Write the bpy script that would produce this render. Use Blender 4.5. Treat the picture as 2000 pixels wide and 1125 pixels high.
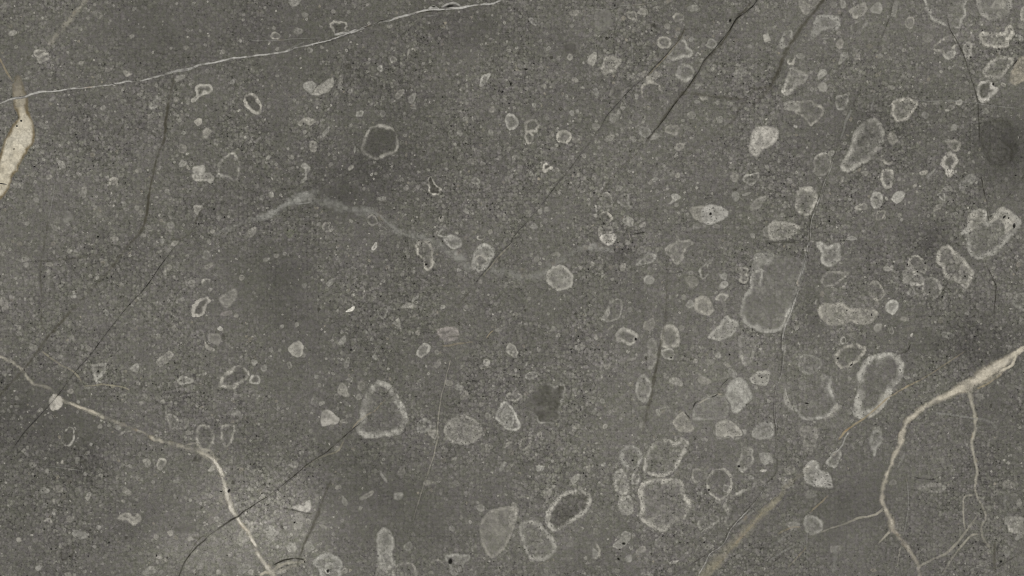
import bpy, math, random
import numpy as np

for o in list(bpy.data.objects):
    bpy.data.objects.remove(o, do_unlink=True)
scene = bpy.context.scene
COL = scene.collection

# ---------------------------------------------------------------- camera, light, exposure
FRAME_W = 2.0                       # the frame is two metres wide: one photograph pixel = 1 mm
LENS = 85.0
cam_data = bpy.data.cameras.new('camera')
cam_data.lens = LENS
cam_data.sensor_width = 36.0
cam_data.clip_start = 0.05
cam_data.clip_end = 100.0
cam = bpy.data.objects.new('camera', cam_data)
cam.location = (0, 0, FRAME_W * LENS / 36.0)
cam.rotation_euler = (0, 0, 0)
COL.objects.link(cam)
scene.camera = cam

world = bpy.data.worlds.new('World')
scene.world = world
world.use_nodes = True
bg = world.node_tree.nodes['Background']
bg.inputs['Color'].default_value = (1.0, 0.995, 0.98, 1)
bg.inputs['Strength'].default_value = 0.42

def softbox(name, x, y, energy):
    d = bpy.data.lights.new(name, 'AREA')
    d.shape = 'RECTANGLE'; d.size = 4.0; d.size_y = 5.0
    d.energy = energy
    d.color = (1.0, 0.985, 0.96)
    o = bpy.data.objects.new(name, d)
    o.location = (x, y, 5.0)
    o.rotation_euler = (0, math.atan2(x, 5.0), 0)
    COL.objects.link(o)
softbox('softbox_lamp', -4.5, 0.0, 150)
softbox('softbox_lamp', 4.5, 0.0, 150)

vs = scene.view_settings
vs.view_transform = 'Standard'; vs.look = 'None'
vs.exposure = 0.0; vs.gamma = 1.0; vs.use_curve_mapping = False
scene.cycles.use_denoising = False
scene.cycles.max_bounces = 4
scene.cycles.filter_width = 1.0

# ---------------------------------------------------------------- number helpers
rng = np.random.default_rng(11)
random.seed(5)

def lin(rgb):
    c = np.asarray(rgb, float) / 255.0
    return np.where(c <= 0.04045, c / 12.92, ((c + 0.055) / 1.055) ** 2.4)

def hash2(ix, iy, seed):
    h = (ix.astype(np.int64) * 374761393 + iy.astype(np.int64) * 668265263 + seed * 1442695041) & 0xFFFFFFFF
    h = ((h ^ (h >> 13)) * 1274126177) & 0xFFFFFFFF
    h = (h ^ (h >> 16)) & 0xFFFFFF
    return h / float(0xFFFFFF)

def vnoise(x, y, scale, seed=0):
    x = np.asarray(x, float) / scale; y = np.asarray(y, float) / scale
    ix = np.floor(x); iy = np.floor(y); fx = x - ix; fy = y - iy
    fx = fx * fx * (3 - 2 * fx); fy = fy * fy * (3 - 2 * fy)
    a = hash2(ix, iy, seed); b = hash2(ix + 1, iy, seed); c = hash2(ix, iy + 1, seed); d = hash2(ix + 1, iy + 1, seed)
    return (a * (1 - fx) + b * fx) * (1 - fy) + (c * (1 - fx) + d * fx) * fy

def fbm(x, y, scale, seed=0, octaves=3):
    t = 0; amp = 1; tot = 0
    for k in range(octaves):
        t = t + amp * vnoise(x, y, scale / 2 ** k, seed + 17 * k); tot += amp; amp *= 0.55
    return t / tot

def sstep(a, b, x):
    t = np.clip((x - a) / (b - a), 0, 1)
    return t * t * (3 - 2 * t)

# broad natural shading of the limestone itself: x, y, rx, ry, change
BLOBS = [(730, 335, 160, 60, -.13), (900, 45, 130, 45, -.12), (1965, 285, 60, 60, -.32), (1825, 470, 45, 45, -.2),
 (560, 590, 60, 110, -.10), (90, 820, 120, 70, -.15), (165, 905, 45, 40, -.2), (1890, 675, 120, 45, -.2), (420, 70, 260, 70, -.07),
 (790, 190, 90, 90, -.07), (1250, 60, 60, 60, -.04), (700, 950, 90, 60, -.06), (840, 990, 120, 90, -.05), (250, 1050, 90, 60, -.08),
 (60, 1000, 90, 90, -.08), (640, 390, 90, 30, -.14), (560, 520, 90, 40, -.10), (1590, 590, 22, 90, -.16), (1590, 920, 60, 60, -.08),
 (1680, 980, 70, 60, -.08), (1730, 230, 90, 50, -.12), (1950, 830, 80, 120, -.04), (1690, 270, 25, 40, -.14), (1215, 490, 20, 18, -.22),
 (560, 1000, 90, 90, .16), (330, 1080, 80, 50, .10), (470, 960, 90, 60, .06), (1380, 760, 160, 90, .07), (1200, 830, 200, 140, .04),
 (1480, 620, 220, 120, .05), (1300, 960, 200, 100, .04), (870, 640, 110, 60, .05), (1750, 1050, 170, 60, .00), (1500, 700, 250, 200, .04),
 (1700, 130, 260, 140, .05), (330, 620, 160, 90, .05), (240, 600, 90, 60, .05), (1060, 1060, 180, 60, .07), (300, 330, 200, 120, .02),
 (1850, 900, 100, 100, .02), (1150, 320, 220, 110, .02), (1560, 1040, 80, 60, .03), (800, 640, 60, 40, -.06), (660, 620, 60, 50, -.07),
 (1320, 470, 60, 40, .03), (1130, 45, 40, 30, .04), (1545, 690, 20, 60, -.08), (960, 190, 120, 70, .04), (1640, 1000, 40, 30, -.07), (545, 1050, 85, 85, .30), (490, 990, 80, 70, .20), (430, 1075, 90, 55, .22), (340, 1090, 70, 45, .16), (400, 960, 60, 40, .08), (30, 790, 60, 60, -.08), (700, 330, 60, 70, -.07), (120, 440, 150, 60, -.04), (690, 900, 60, 90, -.06), (1900, 480, 80, 60, .04), (1250, 850, 280, 230, .045), (1800, 100, 160, 100, .03), (1850, 1000, 140, 120, -.03)]
SMOOTH = [(800, 1000, 170, 110, .75), (1650, 1000, 120, 100, .7), (560, 580, 100, 120, .55), (350, 60, 300, 90, .35), (1760, 900, 70, 160, .5), (1300, 760, 140, 70, .4),
 (100, 830, 120, 60, .45), (640, 400, 100, 40, .4), (1955, 280, 50, 50, .4), (660, 760, 90, 90, .4), (1600, 600, 30, 90, .5), (1090, 1070, 150, 50, .4), (250, 600, 90, 60, .3)]

def tone_at(x, y):
    t = (fbm(x, y, 420, 3) - .5) * .16 + (fbm(x, y, 130, 9) - .5) * .22 + (fbm(x, y, 42, 23) - .5) * .15
    rag = sstep(.2, .8, fbm(x, y, 60, 41, 4))
    for bx, by, rx, ry, d in BLOBS:
        q = ((x - bx) / rx) ** 2 + ((y - by) / ry) ** 2
        t = t + 1.4 * d * np.exp(-q * .8 * (.55 + .9 * rag)) * (.7 + .6 * rag)
    return 1.0 + t

def P(x, y):                                  # photograph pixel -> metres on the slab
    return (x - 1000.0) / 1000.0, (562.5 - y) / 1000.0

# ---------------------------------------------------------------- materials
slab = bpy.data.objects.new('stone_slab', None)
slab.empty_display_size = 0.2
COL.objects.link(slab)
slab['label'] = 'dark grey fossil limestone slab with pale ringed pebbles, white and cream veins'
slab['category'] = 'stone slab'
slab['kind'] = 'thing'

def stone_material(name, own_grain):
    spec, rough, grain, pellet = .14, .55, 1.0, 1.0
    m = bpy.data.materials.new(name); m.use_nodes = True
    nt = m.node_tree; N = nt.nodes; L = nt.links
    bsdf = N['Principled BSDF']
    bsdf.inputs['Roughness'].default_value = rough
    bsdf.inputs['Specular IOR Level'].default_value = spec
    tc = N.new('ShaderNodeTexCoord'); tc.object = slab
    mp = N.new('ShaderNodeVectorMath'); mp.operation = 'SCALE'; mp.inputs['Scale'].default_value = 1000.0
    L.new(tc.outputs['Object'], mp.inputs[0])
    flat = N.new('ShaderNodeVectorMath'); flat.operation = 'MULTIPLY'; flat.inputs[1].default_value = (1, 1, 0)
    L.new(mp.outputs[0], flat.inputs[0])
    vec = flat.outputs[0]                     # millimetres
    def math_(op, a, b=None, c=None, clamp=False):
        n = N.new('ShaderNodeMath'); n.operation = op; n.use_clamp = clamp
        for i, v in enumerate((a, b, c)):
            if v is None: continue
            if isinstance(v, (int, float)): n.inputs[i].default_value = v
            else: L.new(v, n.inputs[i])
        return n.outputs[0]
    def noise(size, detail=2.0, rough_=.5, off=0.0, dist=0.0):
        n = N.new('ShaderNodeTexNoise'); n.inputs['Scale'].default_value = 1.0 / size
        n.inputs['Detail'].default_value = detail; n.inputs['Roughness'].default_value = rough_
        n.inputs['Distortion'].default_value = dist
        if off:
            a = N.new('ShaderNodeVectorMath'); a.operation = 'ADD'; a.inputs[1].default_value = (off, off * .7, off * .3)
            L.new(vec, a.inputs[0]); L.new(a.outputs[0], n.inputs['Vector'])
        else: L.new(vec, n.inputs['Vector'])
        return n
    def ramp(x, a, b, lo=0.0, hi=1.0):
        n = N.new('ShaderNodeMapRange'); n.interpolation_type = 'SMOOTHSTEP'
        n.inputs['From Min'].default_value = a; n.inputs['From Max'].default_value = b
        n.inputs['To Min'].default_value = lo; n.inputs['To Max'].default_value = hi
        L.new(x, n.inputs['Value']); return n.outputs[0]
    wob = noise(9, 2, .5, 40)
    wv = N.new('ShaderNodeVectorMath'); wv.operation = 'MULTIPLY_ADD'
    L.new(wob.outputs['Color'], wv.inputs[0]); wv.inputs[1].default_value = (6, 6, 0); L.new(vec, wv.inputs[2])
    def voro(size, rnd=1.0, smooth=False):
        n = N.new('ShaderNodeTexVoronoi'); n.voronoi_dimensions = '2D'
        n.inputs['Scale'].default_value = 1.0 / size; n.inputs['Randomness'].default_value = rnd
        L.new(wv.outputs[0], n.inputs['Vector']); return n
    att = N.new('ShaderNodeAttribute'); att.attribute_name = 'tint'
    aux = N.new('ShaderNodeAttribute'); aux.attribute_name = 'aux'
    sx = N.new('ShaderNodeSeparateColor'); L.new(aux.outputs['Color'], sx.inputs[0])
    tone, pore, smooth = sx.outputs[0], sx.outputs[1], sx.outputs[2]
    rough_amt = math_('SUBTRACT', 1.0, smooth, clamp=True)
    # grains of several sizes
    g1 = math_('SUBTRACT', noise(3.0, 2.0, .7).outputs['Fac'], .5)
    g2 = math_('SUBTRACT', noise(9.0, 2.0, .6, 91).outputs['Fac'], .5)
    g3 = math_('SUBTRACT', noise(34, 3.0, .55, 17).outputs['Fac'], .5)
    patch = ramp(noise(130, 2, .5, 300).outputs['Fac'], .32, .68, .5, 1.35)
    def cells(size):
        v = voro(size); s = N.new('ShaderNodeSeparateColor'); L.new(v.outputs['Color'], s.inputs[0])
        return v.outputs['Distance'], s.outputs
    d1, c1 = cells(10.5)                        # rounded pellets, some paler, some darker than the ground
    pel = math_('MULTIPLY', ramp(d1, .50, .34), math_('SUBTRACT', ramp(c1[0], .5, 1.0, 0, .30), ramp(c1[1], .70, 1.0, 0, .16)))
    d2, c2 = cells(5.6)                         # packed small grains with dark joints
    pel2 = math_('MULTIPLY', ramp(d2, .52, .28), math_('SUBTRACT', ramp(c2[0], .30, 1.0, 0, .40), ramp(c2[1], .60, 1.0, 0, .22)))
    joint = math_('MULTIPLY', ramp(d2, .48, .72), .24)
    dk = math_('MULTIPLY', ramp(d2, .46, .18), ramp(c2[2], .84, .94, 0, .42))
    d3, c3 = cells(13.0)
    dk2 = math_('MULTIPLY', ramp(d3, .18, .06), ramp(c3[1], .74, .98, 0, .55))
    f = math_('MULTIPLY_ADD', g1, 1.08, 1.0)
    f = math_('MULTIPLY_ADD', g2, .5, f)
    f = math_('MULTIPLY_ADD', g3, .30, f)
    gr = math_('SUBTRACT', math_('ADD', pel, pel2), math_('ADD', joint, dk))
    gr = math_('SUBTRACT', gr, dk2)
    f = math_('MULTIPLY_ADD', gr, patch, f)
    # fine woven scratch of the honed finish, in both directions
    sp = N.new('ShaderNodeSeparateXYZ'); L.new(vec, sp.inputs[0])
    wx = math_('SINE', math_('MULTIPLY', sp.outputs[0], 2 * math.pi / 7.8))
    wy = math_('SINE', math_('MULTIPLY', sp.outputs[1], 2 * math.pi / 7.8))
    weave = math_('MULTIPLY', math_('ADD', wx, wy), .02)
        # smooth areas keep less grain
    f = math_('ADD', math_('MULTIPLY', math_('SUBTRACT', f, 1.0), math_('MULTIPLY_ADD', rough_amt, .7, .3)), 1.0)
    f = math_('ADD', f, weave)
    # slight hue mottling
    hue = N.new('ShaderNodeMix'); hue.data_type = 'RGBA'
    hn = ramp(noise(8.0, 2, .6, 501).outputs['Fac'], .3, .7)
    hb = ramp(noise(90, 2, .5, 801).outputs['Fac'], .3, .7)
    L.new(math_('ADD', math_('MULTIPLY', hn, .75), math_('MULTIPLY', hb, .25)), hue.inputs['Factor'])
    a = lin((109.6, 106, 103.5)); b = lin((105.4, 105, 94.5))
    hue.inputs[6].default_value = (*a, 1); hue.inputs[7].default_value = (*b, 1)
    tcol = N.new('ShaderNodeVectorMath'); tcol.operation = 'SCALE'
    L.new(hue.outputs[2], tcol.inputs[0]); L.new(math_('MULTIPLY', f, tone), tcol.inputs['Scale'])
    # tint of the piece, with its own softer grain and pores
    tf = math_('ADD', math_('MULTIPLY', math_('SUBTRACT', f, 1.0), own_grain), 1.0)
    v4 = voro(6.0); s4 = N.new('ShaderNodeSeparateColor'); L.new(v4.outputs['Color'], s4.inputs[0])
    hole = math_('MULTIPLY', ramp(v4.outputs['Distance'], .34, .16), ramp(s4.outputs[2], .62, .72))
    hole = math_('MULTIPLY', hole, pore)
    tf = math_('MULTIPLY', tf, math_('SUBTRACT', 1.0, math_('MULTIPLY', hole, .55)))
    tt = N.new('ShaderNodeVectorMath'); tt.operation = 'SCALE'
    L.new(att.outputs['Color'], tt.inputs[0]); L.new(tf, tt.inputs['Scale'])
    mx = N.new('ShaderNodeMix'); mx.data_type = 'RGBA'
    L.new(att.outputs['Alpha'], mx.inputs['Factor']); L.new(tcol.outputs[0], mx.inputs[6]); L.new(tt.outputs[0], mx.inputs[7])
    L.new(mx.outputs[2], bsdf.inputs['Base Color'])
    bp = N.new('ShaderNodeBump'); bp.inputs['Strength'].default_value = .12; bp.inputs['Distance'].default_value = .0008
    L.new(f, bp.inputs['Height']); L.new(bp.outputs[0], bsdf.inputs['Normal'])
    return m

M_matrix = stone_material('limestone_matrix', .6)
M_clast = stone_material('pebble_limestone', .85)
M_vein = stone_material('calcite_vein', .6)

# ---------------------------------------------------------------- mesh helpers
def set_attr(me, name, arr):
    a = me.attributes.new(name, 'FLOAT_COLOR', 'POINT')
    a.data.foreach_set('color', np.ascontiguousarray(arr, dtype=np.float32).ravel())

def make_mesh(name, xy_px, z, faces, tint, aux, mat, skirt=True):
    """xy in photograph pixels, z in metres; a skirt closes the piece down into the stone"""
    xy_px = np.asarray(xy_px, float); z = np.asarray(z, float)
    X, Y = P(xy_px[:, 0], xy_px[:, 1])
    verts = np.column_stack([X, Y, z])
    faces = [tuple(int(i) for i in f) for f in faces]
    if skirt:
        count = {}
        for f in faces:
            for i in range(len(f)):
                e = (f[i], f[(i + 1) % len(f)])
                count[e] = count.get(e, 0) + 1
        bound = [e for e in count if (e[1], e[0]) not in count]
        idx = {}
        extra = []
        for e in bound:
            for v in e:
                if v not in idx:
                    idx[v] = len(verts) + len(extra); extra.append(v)
        if extra:
            low = verts[extra].copy(); low[:, 2] = -0.003
            verts = np.vstack([verts, low])
            tint = np.vstack([tint, tint[extra]]); aux = np.vstack([aux, aux[extra]])
            faces += [(e[1], e[0], idx[e[0]], idx[e[1]]) for e in bound]
    me = bpy.data.meshes.new(name)
    cx, cy = verts[:, 0].mean(), verts[:, 1].mean()
    me.from_pydata((verts - np.array([cx, cy, 0])).tolist(), [], faces)
    set_attr(me, 'tint', tint); set_attr(me, 'aux', aux)
    me.materials.append(mat)
    me.polygons.foreach_set('use_smooth', [False] * len(me.polygons))
    return me, (cx, cy, 0)

def link(name, me, loc, parent, label=None):
    o = bpy.data.objects.new(name, me)
    o.parent = parent
    if parent is not slab:
        o.location = (loc[0] - parent.location[0], loc[1] - parent.location[1], 0)
    else:
        o.location = loc
    if label: o['label'] = label
    COL.objects.link(o)
    return o

def aux_for(x, y, pore=0.0, smooth=0.0):
    n = len(x)
    a = np.ones((n, 4)); a[:, 0] = tone_at(x, y); a[:, 1] = pore
    sm = np.zeros(n)
    for bx, by, rx, ry, d in SMOOTH:
        sm = np.maximum(sm, d * np.exp(-.8 * (((x - bx) / rx) ** 2 + ((y - by) / ry) ** 2)))
    a[:, 2] = np.maximum(sm, smooth)
    return a

# what lies under a piece shows through its faded edge: colours met so far, kept in 3 mm cells
CELL = 3.0
UNDER = np.zeros((700, 1060, 4))
def compose(x, y, tint):
    ix = np.clip(((np.asarray(x) + 560) / CELL).astype(int), 0, 1059); iy = np.clip(((np.asarray(y) + 460) / CELL).astype(int), 0, 699)
    u = UNDER[iy, ix]
    a = tint[:, 3]; ua = u[:, 3] * (1 - a); al = a + ua
    rgb = (tint[:, :3] * a[:, None] + u[:, :3] * ua[:, None]) / np.maximum(al, 1e-4)[:, None]
    out = np.column_stack([rgb, np.clip(al, 0, .98)])
    UNDER[iy, ix] = out
    return out

# ---------------------------------------------------------------- the slab body
def build_body():
    x0, x1, y0, y1, st = -500, 2500, -400, 1525, 9
    xs = np.arange(x0, x1 + 1, st); ys = np.arange(y0, y1 + 1, st)
    gx, gy = np.meshgrid(xs, ys); W = len(xs)
    x = gx.ravel().astype(float); y = gy.ravel().astype(float)
    faces = []
    for j in range(len(ys) - 1):
        b = j * W
        faces += [(b + i, b + W + i, b + W + i + 1, b + i + 1) for i in range(W - 1)]
    tint = np.zeros((len(x), 4)); tint[:, :3] = .1
    me, loc = make_mesh('slab_body', np.column_stack([x, y]), np.zeros(len(x)), faces, tint, aux_for(x, y), M_matrix, skirt=False)
    o = link('slab_body', me, loc, slab, 'even dark grey limestone ground with fine pale and black specks')
    # sides and underside, 20 mm thick with a small arris
    (ax, ay), (bx, by) = P(x0, y1 // 9 * 9), P(x1, y0)
    ax, ay = P(xs[0], ys[-1]); bx, by = P(xs[-1], ys[0]); t = -.02; c = .0015
    v = []
    for z, g in ((0, 0), (-c, c), (t, c)):
        v += [(ax - g, ay - g, z), (bx + g, ay - g, z), (bx + g, by + g, z), (ax - g, by + g, z)]
    f = []
    for r in (0, 4):
        for i in range(4):
            k = (i + 1) % 4
            f.append((r + k, r + i, r + 4 + i, r + 4 + k))
    f.append((11, 10, 9, 8))
    me2 = bpy.data.meshes.new('slab_edge'); me2.from_pydata(v, [], f)
    tn = np.zeros((12, 4)); tn[:, :3] = .1; set_attr(me2, 'tint', tn); set_attr(me2, 'aux', np.tile([1., 0, 0, 1], (12, 1)))
    me2.materials.append(M_matrix)
    link('slab_edge', me2, (0, 0, 0), slab)
build_body()

# ---------------------------------------------------------------- pebbles (clasts)
TILE = {}
for c in range(4):
    for r in range(4):
        TILE['%d%d' % (c, r)] = (c * 500.0, r * 281.0, 500.0 / 1995, 282.0 / 1125)
TILE['S'] = (0.0, 0.0, 1.0, 1.0)

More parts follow.
